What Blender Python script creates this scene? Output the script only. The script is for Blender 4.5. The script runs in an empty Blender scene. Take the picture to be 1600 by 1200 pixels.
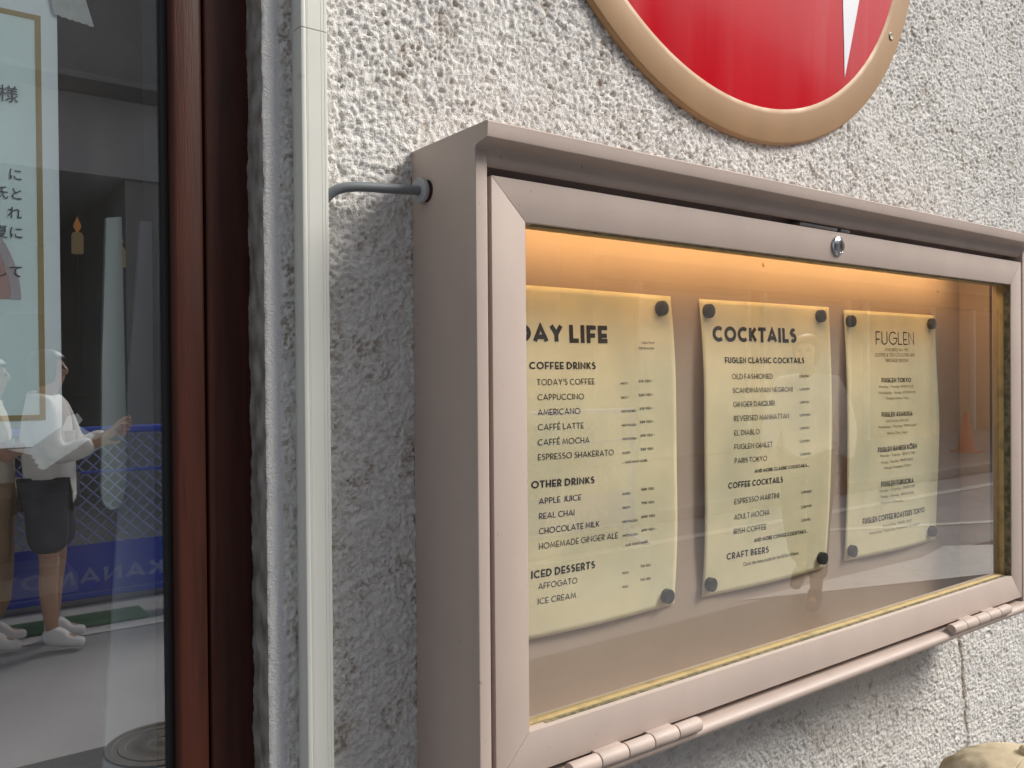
import bpy, bmesh, math, random
import numpy as np
from mathutils import Vector, Matrix

# ------------------------------------------------------------------ camera, sky, sun, exposure
random.seed(7)
rng = np.random.default_rng(7)
SC = bpy.context.scene
COL = SC.collection
PI = math.pi

cam_d = bpy.data.cameras.new('camera')
cam_d.sensor_width = 36.0
cam_d.lens = 1331.3 / 1600 * 36
cam_d.clip_start = 0.01
cam_d.clip_end = 500
cam = bpy.data.objects.new('camera', cam_d)
COL.objects.link(cam)
_yaw, _pit, _rol = 0.639656, -0.008268, -0.008395
_D = Vector((math.sin(_yaw), math.cos(_yaw), 0)); _R = Vector((math.cos(_yaw), -math.sin(_yaw), 0)); _Z = Vector((0, 0, 1))
_F = math.cos(_pit)*_D + math.sin(_pit)*_Z
_U0 = math.cos(_pit)*_Z - math.sin(_pit)*_D
_RR = math.cos(_rol)*_R + math.sin(_rol)*_U0
_UU = math.cos(_rol)*_U0 - math.sin(_rol)*_R
m = Matrix((_RR, _UU, -_F)).transposed().to_4x4()
m.translation = Vector((0, -0.58885, 1.5))
cam.matrix_world = m
SC.camera = cam

SUN_DIR = Vector((0.30, -0.245, 0.33)).normalized()      # towards the light
SUN_EL = math.asin(SUN_DIR.z)
world = bpy.data.worlds.new('World')
SC.world = world
world.use_nodes = True
wn = world.node_tree
wn.nodes.clear()
sky = wn.nodes.new('ShaderNodeTexSky')
sky.sky_type = 'NISHITA'
sky.sun_disc = False
sky.sun_elevation = SUN_EL
sky.sun_rotation = math.atan2(SUN_DIR.x, SUN_DIR.y)
sky.air_density = 1.0
sky.dust_density = 3.0
sky.ozone_density = 1.0
bg = wn.nodes.new('ShaderNodeBackground')
bg.inputs['Strength'].default_value = 0.15
wo = wn.nodes.new('ShaderNodeOutputWorld')
hs = wn.nodes.new('ShaderNodeHueSaturation'); hs.inputs['Saturation'].default_value = 0.42
wn.links.new(sky.outputs[0], hs.inputs['Color']); wn.links.new(hs.outputs[0], bg.inputs[0])
wn.links.new(bg.outputs[0], wo.inputs[0])

sun_d = bpy.data.lights.new('sun', 'SUN')
sun_d.energy = 4.0
sun_d.angle = math.radians(22)
sun_d.color = (1.0, 0.95, 0.88)
sun = bpy.data.objects.new('sun', sun_d)
COL.objects.link(sun)
sun.location = (3, -3, 6)
sun.rotation_mode = 'QUATERNION'
sun.rotation_quaternion = (-SUN_DIR).to_track_quat('-Z', 'Y')

vs = SC.view_settings
vs.view_transform = 'Standard'
vs.look = 'None'
vs.exposure = -0.12
vs.gamma = 1.0
vs.use_curve_mapping = False

# ------------------------------------------------------------------ helpers: materials
MATS = {}
def mat(name, col, rough=0.6, metal=0.0, var=0.0, vscale=20.0, bump=0.0, bscale=200.0, spec=0.5, stretch=(1, 1, 1),
        col2=None, c2scale=8.0, c2lo=0.5, c2hi=0.7, emit=0.0, coat=0.0, rvar=0.0):
    if name in MATS: return MATS[name]
    M = bpy.data.materials.new(name); M.use_nodes = True
    nt = M.node_tree; N = nt.nodes; L = nt.links
    p = N['Principled BSDF']
    p.inputs['Roughness'].default_value = rough
    p.inputs['Metallic'].default_value = metal
    p.inputs['Specular IOR Level'].default_value = spec
    if coat:
        p.inputs['Coat Weight'].default_value = coat
        p.inputs['Coat Roughness'].default_value = 0.05
    tc = N.new('ShaderNodeTexCoord')
    mp = N.new('ShaderNodeMapping'); mp.inputs['Scale'].default_value = stretch
    L.new(tc.outputs['Object'], mp.inputs['Vector'])
    c = N.new('ShaderNodeRGB'); c.outputs[0].default_value = (*col, 1)
    out = c.outputs[0]
    if col2 is not None:
        n = N.new('ShaderNodeTexNoise'); n.inputs['Scale'].default_value = c2scale; n.inputs['Detail'].default_value = 6
        L.new(mp.outputs[0], n.inputs['Vector'])
        r = N.new('ShaderNodeValToRGB'); r.color_ramp.elements[0].position = c2lo; r.color_ramp.elements[1].position = c2hi
        L.new(n.outputs['Fac'], r.inputs[0])
        mx = N.new('ShaderNodeMix'); mx.data_type = 'RGBA'
        L.new(r.outputs[0], mx.inputs[0]); L.new(out, mx.inputs[6]); mx.inputs[7].default_value = (*col2, 1)
        out = mx.outputs[2]
    if var:
        n = N.new('ShaderNodeTexNoise'); n.inputs['Scale'].default_value = vscale; n.inputs['Detail'].default_value = 5
        L.new(mp.outputs[0], n.inputs['Vector'])
        mr = N.new('ShaderNodeMapRange'); mr.inputs['From Min'].default_value = 0.3; mr.inputs['From Max'].default_value = 0.7
        mr.inputs['To Min'].default_value = 1-var; mr.inputs['To Max'].default_value = 1+var
        L.new(n.outputs['Fac'], mr.inputs['Value'])
        mu = N.new('ShaderNodeVectorMath'); mu.operation = 'SCALE'
        L.new(out, mu.inputs[0]); L.new(mr.outputs[0], mu.inputs['Scale'])
        out = mu.outputs[0]
    L.new(out, p.inputs['Base Color'])
    if rvar:
        n = N.new('ShaderNodeTexNoise'); n.inputs['Scale'].default_value = vscale*1.7; n.inputs['Detail'].default_value = 6
        L.new(mp.outputs[0], n.inputs['Vector'])
        mr = N.new('ShaderNodeMapRange'); mr.inputs['From Min'].default_value = 0.3; mr.inputs['From Max'].default_value = 0.7
        mr.inputs['To Min'].default_value = max(0.02, rough-rvar); mr.inputs['To Max'].default_value = rough+rvar
        L.new(n.outputs['Fac'], mr.inputs['Value']); L.new(mr.outputs[0], p.inputs['Roughness'])
    if bump:
        n = N.new('ShaderNodeTexNoise'); n.inputs['Scale'].default_value = bscale; n.inputs['Detail'].default_value = 5
        L.new(mp.outputs[0], n.inputs['Vector'])
        b = N.new('ShaderNodeBump'); b.inputs['Strength'].default_value = 1.0; b.inputs['Distance'].default_value = bump
        L.new(n.outputs['Fac'], b.inputs['Height']); L.new(b.outputs[0], p.inputs['Normal'])
    if emit:
        L.new(out, p.inputs['Emission Color']); p.inputs['Emission Strength'].default_value = emit
    MATS[name] = M
    return M

def glass_mat(name, base, tint=(1, 1, 1), boost=1.0, ior=1.5, dirt=0.0):
    """thin pane: the outward faces reflect by angle, the rest of the light passes straight through"""
    M = bpy.data.materials.new(name); M.use_nodes = True
    nt = M.node_tree; N = nt.nodes; L = nt.links; N.clear()
    o = N.new('ShaderNodeOutputMaterial')
    g = N.new('ShaderNodeBsdfGlossy'); g.inputs['Roughness'].default_value = 0.0
    t = N.new('ShaderNodeBsdfTransparent'); t.inputs['Color'].default_value = (*tint, 1)
    f = N.new('ShaderNodeFresnel'); f.inputs['IOR'].default_value = ior
    mu = N.new('ShaderNodeMath'); mu.operation = 'MULTIPLY_ADD'; mu.inputs[1].default_value = boost; mu.inputs[2].default_value = base
    mu.use_clamp = True
    L.new(f.outputs[0], mu.inputs[0])
    geo = N.new('ShaderNodeNewGeometry')
    inv = N.new('ShaderNodeMath'); inv.operation = 'SUBTRACT'; inv.inputs[0].default_value = 1.0
    L.new(geo.outputs['Backfacing'], inv.inputs[1])
    m2 = N.new('ShaderNodeMath'); m2.operation = 'MULTIPLY'
    L.new(mu.outputs[0], m2.inputs[0]); L.new(inv.outputs[0], m2.inputs[1])
    mx = N.new('ShaderNodeMixShader')
    L.new(m2.outputs[0], mx.inputs[0]); L.new(t.outputs[0], mx.inputs[1]); L.new(g.outputs[0], mx.inputs[2])
    last = mx.outputs[0]
    if dirt:
        tc = N.new('ShaderNodeTexCoord')
        mp = N.new('ShaderNodeMapping'); mp.inputs['Scale'].default_value = (1, 1, .35)
        n = N.new('ShaderNodeTexNoise'); n.inputs['Scale'].default_value = 26; n.inputs['Detail'].default_value = 8; n.inputs['Roughness'].default_value = .65
        L.new(tc.outputs['Object'], mp.inputs[0]); L.new(mp.outputs[0], n.inputs['Vector'])
        mr = N.new('ShaderNodeMapRange'); mr.inputs['From Min'].default_value = .45; mr.inputs['From Max'].default_value = .8
        mr.inputs['To Min'].default_value = dirt*.3; mr.inputs['To Max'].default_value = dirt
        L.new(n.outputs['Fac'], mr.inputs['Value'])
        d = N.new('ShaderNodeBsdfDiffuse'); d.inputs['Color'].default_value = (.6, .58, .54, 1)
        m3 = N.new('ShaderNodeMixShader')
        L.new(mr.outputs[0], m3.inputs[0]); L.new(last, m3.inputs[1]); L.new(d.outputs[0], m3.inputs[2])
        last = m3.outputs[0]
    L.new(last, o.inputs['Surface'])
    return M

# ------------------------------------------------------------------ helpers: objects
def obj(name, me, material=None, parent=None, smooth=None):
    o = bpy.data.objects.new(name, me); COL.objects.link(o)
    if material is not None:
        if isinstance(material, (list, tuple)):
            for x in material: me.materials.append(x)
        else: me.materials.append(material)
    if parent is not None: o.parent = parent
    if smooth is not None: shade(me, smooth)
    return o
def shade(me, angle):
    me.polygons.foreach_set('use_smooth', [True]*len(me.polygons))
    if angle < 179: me.set_sharp_from_angle(angle=math.radians(angle))
def tag(o, label, cat, group=None, kind=None):
    o['label'] = label; o['category'] = cat
    if group: o['group'] = group
    if kind: o['kind'] = kind
    return o
def struct(o):
    o['kind'] = 'structure'; return o
def empty(name, loc=(0, 0, 0), rz=0.0):
    o = bpy.data.objects.new(name, None); COL.objects.link(o); o.location = loc; o.rotation_euler = (0, 0, rz)
    o.empty_display_size = 0.1
    return o
def copy_tree(o, parent=None):
    c = o.copy(); COL.objects.link(c); c.parent = parent
    for ch in list(o.children): copy_tree(ch, c)
    return c

class MB:
    """collects shapes and makes ONE mesh of them"""
    def __init__(s): s.bm = bmesh.new()
    def box(s, x0, x1, y0, y1, z0, z1, bev=0.0, seg=2, rot=None, at=None):
        b = bmesh.new()
        v = [b.verts.new((x, y, z)) for x in (x0, x1) for y in (y0, y1) for z in (z0, z1)]
        for f in ((0, 1, 3, 2), (4, 6, 7, 5), (0, 4, 5, 1), (2, 3, 7, 6), (0, 2, 6, 4), (1, 5, 7, 3)): b.faces.new([v[i] for i in f])
        if bev: bmesh.ops.bevel(b, geom=list(b.edges), offset=bev, segments=seg, affect='EDGES', profile=0.5)
        return s._join(b, rot, at)
    def _join(s, b, rot=None, at=None):
        if rot is not None: bmesh.ops.transform(b, matrix=rot, verts=list(b.verts))
        if at is not None: bmesh.ops.translate(b, vec=at, verts=list(b.verts))
        bmesh.ops.recalc_face_normals(b, faces=list(b.faces))
        me = bpy.data.meshes.new('tmp'); b.to_mesh(me); b.free(); s.bm.from_mesh(me); bpy.data.meshes.remove(me)
        return s
    def prism(s, pts, axis, a0, a1, bev=0.0):
        """polygon (p,q) extruded along axis: x -> (y,z); y -> (x,z); z -> (x,y)"""
        b = bmesh.new()
        def P(p, a):
            return {'x': (a, p[0], p[1]), 'y': (p[0], a, p[1]), 'z': (p[0], p[1], a)}[axis]
        A = [b.verts.new(P(p, a0)) for p in pts]; B = [b.verts.new(P(p, a1)) for p in pts]
        n = len(pts)
        b.faces.new(A); b.faces.new(B[::-1])
        for i in range(n): b.faces.new((A[i], B[i], B[(i+1) % n], A[(i+1) % n]))
        if bev: bmesh.ops.bevel(b, geom=list(b.edges), offset=bev, segments=2, affect='EDGES', profile=0.5)
        return s._join(b)
    def lathe(s, prof, n=32, axis='z', at=(0, 0, 0), caps=True):
        """prof: list of (radius, along); axis y turns +along towards -Y"""
        b = bmesh.new(); rings = []
        for r, h in prof:
            ring = []
            for i in range(n):
                a = 2*PI*i/n; c, d = r*math.cos(a), r*math.sin(a)
                co = {'z': (c, d, h), 'y': (c, -h, d), 'x': (h, c, d)}[axis]
                ring.append(b.verts.new(co))
            rings.append(ring)
        for r0, r1 in zip(rings, rings[1:]):
            for i in range(n): b.faces.new((r0[i], r0[(i+1) % n], r1[(i+1) % n], r1[i]))
        if caps:
            b.faces.new(rings[0]); b.faces.new(rings[-1][::-1])
        return s._join(b, None, at)
    def tube(s, pts, r, n=10, caps=True):
        pts = [Vector(p) for p in pts]; b = bmesh.new(); rings = []
        rr = r if isinstance(r, (list, tuple)) else [r]*len(pts)
        up = Vector((0, 0, 1)); nrm = None
        for i, p in enumerate(pts):
            t = (pts[min(i+1, len(pts)-1)]-pts[max(i-1, 0)]).normalized()
            if nrm is None:
                nrm = t.cross(up)
                if nrm.length < 1e-3: nrm = t.cross(Vector((1, 0, 0)))
            nrm = (nrm-t*nrm.dot(t)).normalized(); bn = t.cross(nrm)
            rings.append([b.verts.new(p+nrm*rr[i]*math.cos(2*PI*k/n)+bn*rr[i]*math.sin(2*PI*k/n)) for k in range(n)])
        for r0, r1 in zip(rings, rings[1:]):
            for i in range(n): b.faces.new((r0[i], r0[(i+1) % n], r1[(i+1) % n], r1[i]))
        if caps: b.faces.new(rings[0]); b.faces.new(rings[-1][::-1])
        return s._join(b)
    def poly(s, pts):
        vs_ = [s.bm.verts.new(p) for p in pts]; s.bm.faces.new(vs_); return s
    def build(s, name, material=None, parent=None, smooth=40):
        me = bpy.data.meshes.new(name); s.bm.to_mesh(me); s.bm.free()
        return obj(name, me, material, parent, smooth)

def spline(pts, n=8):
    pts = [Vector(p) for p in pts]; out = []
    P = [pts[0]]+pts+[pts[-1]]
    for i in range(1, len(P)-2):
        for k in range(n):
            t = k/n; a, b, c, d = P[i-1], P[i], P[i+1], P[i+2]
            out.append(0.5*((2*b)+(c-a)*t+(2*a-5*b+4*c-d)*t*t+(3*b-a-3*c+d)*t**3))
    out.append(pts[-1]); return out

# ------------------------------------------------------------------ lattice noise (numpy)
def perlin(x, y, seed=0):
    r = np.random.default_rng(seed); perm = r.permutation(512).astype(np.int32); perm = np.concatenate([perm, perm])
    ang = r.random(512)*2*np.pi; gx, gy = np.cos(ang), np.sin(ang)
    xi = np.floor(x).astype(np.int32); yi = np.floor(y).astype(np.int32); xf = x-xi; yf = y-yi
    u = xf**3*(xf*(xf*6-15)+10); v = yf**3*(yf*(yf*6-15)+10)
    def g(ix, iy, dx, dy):
        h = perm[(perm[ix & 511]+iy) & 511]; return gx[h]*dx+gy[h]*dy
    n0 = g(xi, yi, xf, yf)*(1-u)+g(xi+1, yi, xf-1, yf)*u
    n1 = g(xi, yi+1, xf, yf-1)*(1-u)+g(xi+1, yi+1, xf-1, yf-1)*u
    return (n0*(1-v)+n1*v)*1.41
def sstep(a, b, x):
    t = np.clip((x-a)/(b-a), 0, 1); return t*t*(3-2*t)
def grid_mesh(name, X, Y, Z, attrs=None, flip=False):
    nz, nx = X.shape
    co = np.stack([X, Y, Z], -1).reshape(-1, 3).astype(np.float32)
    i = np.arange(nz*nx).reshape(nz, nx)
    q = np.stack([i[:-1, :-1], i[:-1, 1:], i[1:, 1:], i[1:, :-1]], -1).reshape(-1, 4)
    if flip: q = q[:, ::-1]
    me = bpy.data.meshes.new(name)
    me.vertices.add(len(co)); me.vertices.foreach_set('co', co.ravel())
    me.loops.add(q.size); me.loops.foreach_set('vertex_index', q.ravel().astype(np.int32))
    me.polygons.add(len(q)); me.polygons.foreach_set('loop_start', np.arange(0, q.size, 4, dtype=np.int32))
    me.update(calc_edges=True)
    for k, a in (attrs or {}).items():
        at = me.attributes.new(k, 'FLOAT', 'POINT'); at.data.foreach_set('value', a.astype(np.float32).ravel())
    me.polygons.foreach_set('use_smooth', [True]*len(me.polygons))
    return me

# ------------------------------------------------------------------ materials
M_case = mat('powder coated taupe metal', (.485, .395, .345), rough=.5, var=.045, vscale=14, bump=.0001, bscale=900, spec=.4, rvar=.07, col2=(.24, .19, .155), c2scale=150, c2lo=.70, c2hi=.78, stretch=(1.6, 1.6, .8))
M_panel = mat('case back panel', (.46, .345, .285), rough=.5, var=.05, vscale=9, bump=.00005, bscale=500, spec=.4)
M_dark = mat('black rubber', (.012, .012, .012), rough=.7)
M_ochre = mat('aged ochre sealant', (.50, .37, .17), rough=.7, col2=(.34, .26, .12), c2scale=60, c2lo=.5, c2hi=.68, bump=.0006, bscale=400)
M_moss = mat('mossy dirt seam', (.24, .20, .12), rough=.95, col2=(.10, .095, .05), c2scale=140, c2lo=.4, c2hi=.6, bump=.001, bscale=500)
M_magnet = mat('black plastic magnet', (.018, .019, .021), rough=.42, var=.15, vscale=80, rvar=.1)
M_chrome = mat('worn chrome', (.6, .62, .65), rough=.22, metal=1.0)
M_sign_rim = mat('bronze painted rim', (.345, .205, .098), rough=.55, metal=.1, var=.06, vscale=7, stretch=(3, 3, .5), bump=.00008, bscale=700, rvar=.08)
M_red = mat('glossy red enamel', (.52, .004, .014), rough=.2, coat=.05, spec=.16, col2=(.50, .035, .045), c2scale=16, c2lo=.52, c2hi=.85, stretch=(3.2, 3.2, .22), var=.07, vscale=4, rvar=.08)
M_white = mat('white enamel', (.72, .74, .78), rough=.25, coat=.4, var=.03)
M_trunk = mat('cream plastic trunking', (.63, .64, .585), rough=.38, var=.025, vscale=10, rvar=.08, col2=(.42, .40, .34), c2scale=55, c2lo=.70, c2hi=.80)
M_cable = mat('grey cable sheath', (.17, .185, .195), rough=.5, var=.06, vscale=60)
M_rust = mat('rust stained hole', (.05, .016, .008), rough=.9, var=.3, vscale=200)
M_gland = mat('grey plastic gland', (.36, .37, .38), rough=.45, var=.05)
M_brown = mat('dark red brown painted frame', (.056, .0165, .0095), spec=.25, rough=.5, var=.30, vscale=9, stretch=(6, 6, .35), bump=.0002, bscale=160, col2=(.030, .010, .0065), c2scale=26, c2lo=.5, c2hi=.75, rvar=.08)
M_paper = mat('parchment paper', (.80, .69, .475), rough=.75, var=.08, vscale=18, col2=(.70, .635, .455), c2scale=12, c2lo=.4, c2hi=.62, bump=.00025, bscale=60, spec=.25)
M_ink = mat('black ink', (.022, .018, .020), rough=.7, spec=.2)
M_ink2 = mat('grey ink', (.22, .19, .12), rough=.7, spec=.2)
M_concrete = mat('grey concrete', (.30, .30, .29), rough=.9, var=.18, vscale=3, bump=.004, bscale=30)

def stucco_mat(name, attr):
    M = bpy.data.materials.new(name); M.use_nodes = True
    nt = M.node_tree; N = nt.nodes; L = nt.links; p = N['Principled BSDF']
    p.inputs['Roughness'].default_value = .88; p.inputs['Specular IOR Level'].default_value = .3
    tc = N.new('ShaderNodeTexCoord')
    def noise(sc, det=5):
        n = N.new('ShaderNodeTexNoise'); n.inputs['Scale'].default_value = sc; n.inputs['Detail'].default_value = det
        L.new(tc.outputs['Object'], n.inputs['Vector']); return n.outputs['Fac']
    def mixc(fac, a, b):
        x = N.new('ShaderNodeMix'); x.data_type = 'RGBA'
        L.new(fac, x.inputs[0])
        if isinstance(a, tuple): x.inputs[6].default_value = (*a, 1)
        else: L.new(a, x.inputs[6])
        x.inputs[7].default_value = (*b, 1)
        return x.outputs[2]
    def ramp(fac, lo, hi):
        r = N.new('ShaderNodeMapRange'); r.inputs['From Min'].default_value = lo; r.inputs['From Max'].default_value = hi
        L.new(fac, r.inputs['Value']); return r.outputs[0]
    c = mixc(ramp(noise(5), .35, .7), (.76, .745, .715), (.68, .67, .65))
    c = mixc(ramp(noise(90), .4, .75), c, (.68, .655, .61))
    if attr:
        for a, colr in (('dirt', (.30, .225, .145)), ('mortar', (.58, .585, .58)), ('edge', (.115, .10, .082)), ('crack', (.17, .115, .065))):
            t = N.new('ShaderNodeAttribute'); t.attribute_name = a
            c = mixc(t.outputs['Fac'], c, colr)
    L.new(c, p.inputs['Base Color'])
    b = N.new('ShaderNodeBump'); b.inputs['Strength'].default_value = 1; b.inputs['Distance'].default_value = .0012 if attr else .006
    L.new(noise(700 if attr else 110, 4), b.inputs['Height']); L.new(b.outputs[0], p.inputs['Normal'])
    return M

# ------------------------------------------------------------------ the stucco wall
CX = 0.2192                      # corner of the window reveal
def build_wall():
    S = np.concatenate([np.arange(-.034, .06, .0011), np.arange(.06, .75, .00145), np.arange(.75, 1.42, .0018)])
    Zs = np.arange(.80, 2.20, .0015)
    s, z = np.meshgrid(S, Zs)
    wx = s+.0022*perlin(s/.014, z/.014, 11); wz = z+.0022*perlin(s/.014+9.1, z/.014, 12)
    n1 = perlin(wx/.0080, wz/.0080, 1); n2 = perlin(wx/.0049, wz/.0049, 2); n3 = perlin(wx/.0031+3, wz/.0031, 3); big = perlin(s/.05, z/.05, 4)
    r1 = (1-np.abs(n1)*1.6)**2; r2 = (1-np.abs(n2)*1.6)**2; r3 = 1-np.abs(n3)*1.6
    h = .0009*(r1-.5)+.0013*(r2-.5)*(.75+.5*r1)+.0009*(r3-.5)+.0005*n1+.0006*big
    pit = sstep(.18, .55, perlin(wx/.016+5, wz/.016, 6)); h = h-.0006*pit*(0.5+.5*n2)
    amp = 1.12+.28*perlin(s/.16, z/.16, 14)
    h *= amp*1.38
    fine = perlin(wx/.0018, wz/.0018, 8); h += .00034*fine
    # smooth mortar beside the reveal, rough concrete inside it
    edge_n = .0016*perlin(s*0, z/.03, 21)+.0016*perlin(s*0+2, z/.006, 22)+.0010*perlin(s*0+8, z/.0025, 24)
    mort = (1-sstep(.0128, .0150, s+edge_n))*sstep(-.0005, .0012, s-.0012-.5*edge_n)
    mh = -.0005+.00035*perlin(s/.006, z/.03, 23)+.0001*fine+.0009*np.exp(-((s+edge_n-.0135)/.0011)**2)
    rev = 1-sstep(-.0005, .0012, s-.0012-.5*edge_n)
    rh = .0011*perlin(s/.012, z/.022, 31)+.0007*perlin(s/.005, z/.007, 32)+.0004*fine-.0008
    h = h*(1-mort)*(1-rev)+mh*mort+rh*rev
    h -= .0016*np.exp(-(s/.0022)**2)*(1+.8*perlin(s*0+7, z/.012, 33))
    # the crack below the case
    cx = 1.2252-CX+(1.122-z)*.149+.0035*perlin(z*0, z/.03, 41)+.0012*perlin(z*0, z/.008, 42)
    cw = .0042+.0030*perlin(z*0+4, z/.02, 43)
    ck = np.exp(-((s-cx)/np.maximum(cw, .0008))**2)*(z < 1.2)*sstep(.55, .75, .8+.5*perlin(z*0+1, z/.05, 44))
    cz2 = 1.043+.004*perlin(s/.02, z*0, 45)
    ck = np.maximum(ck, np.exp(-((z-cz2)/.0011)**2)*sstep(.0, .004, s-cx)*(1-sstep(.015, .035, s-cx))*.7)
    h -= .0014*ck
    dirt = sstep(.0004, -.0022, h-.0009*big*amp)*.0
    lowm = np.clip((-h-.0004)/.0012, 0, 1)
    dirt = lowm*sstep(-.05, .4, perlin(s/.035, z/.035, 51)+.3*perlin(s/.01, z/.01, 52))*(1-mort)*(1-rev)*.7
    edge = rev*(.72+.28*perlin(s/.012, z/.018, 53))
    X = np.where(s < 0, CX-h, CX+s); Y = np.where(s < 0, -s, -h)
    # turn the last millimetres round the corner
    t = sstep(-.003, .003, s); X = np.where(np.abs(s) < .003, CX+np.maximum(s, 0)-h*(1-t), X); Y = np.where(np.abs(s) < .003, np.maximum(-s, 0)-h*t, Y)
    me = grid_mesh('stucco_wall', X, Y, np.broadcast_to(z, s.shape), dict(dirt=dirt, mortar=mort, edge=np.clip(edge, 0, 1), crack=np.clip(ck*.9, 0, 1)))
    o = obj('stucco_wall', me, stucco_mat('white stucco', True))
    tag(o, 'off white wall of coarse lumpy stucco with a brown crack under the menu case', 'wall')
    b = MB(); x1 = CX+1.418; z1 = 2.1985
    b.box(x1, 9, 0, .25, 0, 5.2); b.box(CX, x1, 0.0002, .25, 0, .80); b.box(CX, x1, .0002, .25, z1, 5.2)
    b.box(-1.2, CX, .0004, .25, 0, .45); b.box(-1.2, CX, .0004, .25, 2.4, 5.2); b.box(-7, -1.2, 0, .25, 0, 5.2)
    b.box(CX+.003, x1, .02, .25, .80, z1)
    b.build('wall_body', stucco_mat('plain stucco', False), o)
    return o
build_wall()

# ------------------------------------------------------------------ the shop window at the left
win = tag(empty('shop_window', (-.45, .05, .45)), 'tall shop window in a dark red brown frame beside the stucco wall', 'window')
def at_win(b): bmesh.ops.translate(b.bm, vec=(.45, -.05, -.45), verts=list(b.bm.verts)); return b
b = MB()
b.box(.1888, .245, .0300, .085, .45, 2.40, .0022, 3); b.box(-1.2, -1.14, .0300, .085, .45, 2.40, .002)
b.box(-1.14, .1888, .0305, .085, .45, .50, .002); b.box(-1.14, .1888, .0305, .085, 2.35, 2.40, .002)
at_win(b).build('outer_frame', M_brown, win)
b = MB()
b.box(.1652, .1872, .0268, .0472, .502, 2.348, .0035, 3); b.box(-1.138, -1.112, .0268, .0472, .502, 2.348, .0025)
b.box(-1.112, .1652, .0272, .0472, .502, .53, .0025); b.box(-1.112, .1652, .0272, .0472, 2.32, 2.348, .0025)
at_win(b).build('sash', M_brown, win)
b = MB(); b.box(.1608, .1655, .0350, .0485, .53, 2.32, .001); b.box(-1.1125, -1.105, .035, .0485, .53, 2.32, .001)
at_win(b).build('gasket', M_dark, win)
b = MB(); b.box(-1.108, .1630, .0400, .0440, .528, 2.322)
at_win(b).build('pane', glass_mat('street facing window glass', .36, (.93, .96, .97), 1.6, 1.5, .03), win, None)
b = MB(); b.box(.1795, .2185, .0860, .165, .45, 2.40, .001)
at_win(b).build('jamb_liner', mat('grey inner lining', (.34, .34, .35), rough=.6, var=.1), win)

# room behind it
b = MB()
b.box(-2.2, 1.6, 4.2, 4.3, 0, 2.9); b.box(-2.3, -2.2, .26, 4.3, 0, 2.9); b.box(1.6, 1.7, .26, 4.3, 0, 2.9); b.box(-2.2, 1.6, .26, 4.2, 2.8, 2.9); b.box(-2.2, 1.6, .26, 4.2, 0, .1)
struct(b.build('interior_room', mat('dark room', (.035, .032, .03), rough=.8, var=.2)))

# leaning pale boards just inside the pane
M_board = mat('pale grey green board', (.62, .68, .65), rough=.55, var=.06, vscale=5, bump=.0004, bscale=40)
def leaning_board(pts, y, label, col=M_board):
    b = MB(); cx = sum(p[0] for p in pts)/len(pts); zz = min(p[1] for p in pts)
    b.prism([(p[0]-cx, p[1]-zz) for p in pts], 'y', -.0025, .0025, .0008)
    o = b.build('leaning_board', col); o.location = (cx, y, zz)
    return tag(o, label, 'board', 'pale boards leaning inside the window')
leaning_board([(.1292, 1.614), (.1401, 1.616), (.1411, 1.479), (.1408, 1.428), (.1392, 1.4165), (.1355, 1.4095), (.1300, 1.4085), (.1258, 1.4130), (.1241, 1.4230), (.1260, 1.5154)], .063, 'narrow pale green board with a rounded foot leaning inside the shop window')
leaning_board([(.1562, 1.617), (.1640, 1.617), (.1610, .6), (.112, .6), (.1252, 1.2047), (.1354, 1.359), (.1441, 1.474)], .078, 'tall slanted grey board standing against the window jamb inside', mat('pale grey board', (.58, .61, .62), rough=.55, var=.06, vscale=5))
b = MB(); b.box(-.6, .6, -.04, .04, 0, .0165, .002)
o = b.build('window_shelf', mat('pale shelf wood', (.50, .44, .34), rough=.6, var=.12, vscale=20, stretch=(.3, 4, 4))); o.location = (-.466, .245, 1.3225)
tag(o, 'pale narrow shelf board across the inside of the shop window', 'shelf')

def pendant(x, y, z, label):
    r = tag(empty('pendant_lamp', (x, y, z)), label, 'lamp', 'small amber lamps inside the shop'); r.scale = (.62, .62, .62)
    am = mat('amber glass lamp', (.85, .30, .06), rough=.3, emit=.3)
    b = MB(); b.lathe([(.004, .075), (.012, .085), (.022, .105), (.018, .125), (.007, .15), (.002, .165)], 20); b.build('bulb', am, r)
    b = MB(); b.lathe([(.030, -.06), (.034, -.055), (.034, .05), (.026, .066), (.012, .074)], 20); b.build('lamp_shade', mat('cream lamp shade', (.62, .42, .2), rough=.5, emit=.18), r)
    b = MB(); b.tube([(0, 0, -.06), (.004, 0, -.35), (0, 0, -.9)], .006, 8); b.lathe([(.06, -.93), (.06, -.915), (.012, -.90)], 20); b.build('stem', mat('brass stem', (.35, .22, .1), rough=.4, metal=.7), r)
pendant(.615, 3.0, 2.02, 'small amber lamp on a thin stem, the taller lit one deep inside the shop window')
pendant(.775, 3.05, 1.985, 'small amber lamp half hidden by the narrow green board inside the shop window')
b = MB(); b.box(-1.0, 1.4, -.3, .3, 0, .04, .006); b.box(-.95, 1.35, -.26, .26, .04, 1.03)
o = b.build('bar_counter', mat('dark teal counter', (.03, .055, .055), rough=.5, var=.2)); o.location = (0, 3.1, .06)
tag(o, 'dark teal bar counter deep inside the shop', 'counter')

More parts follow.
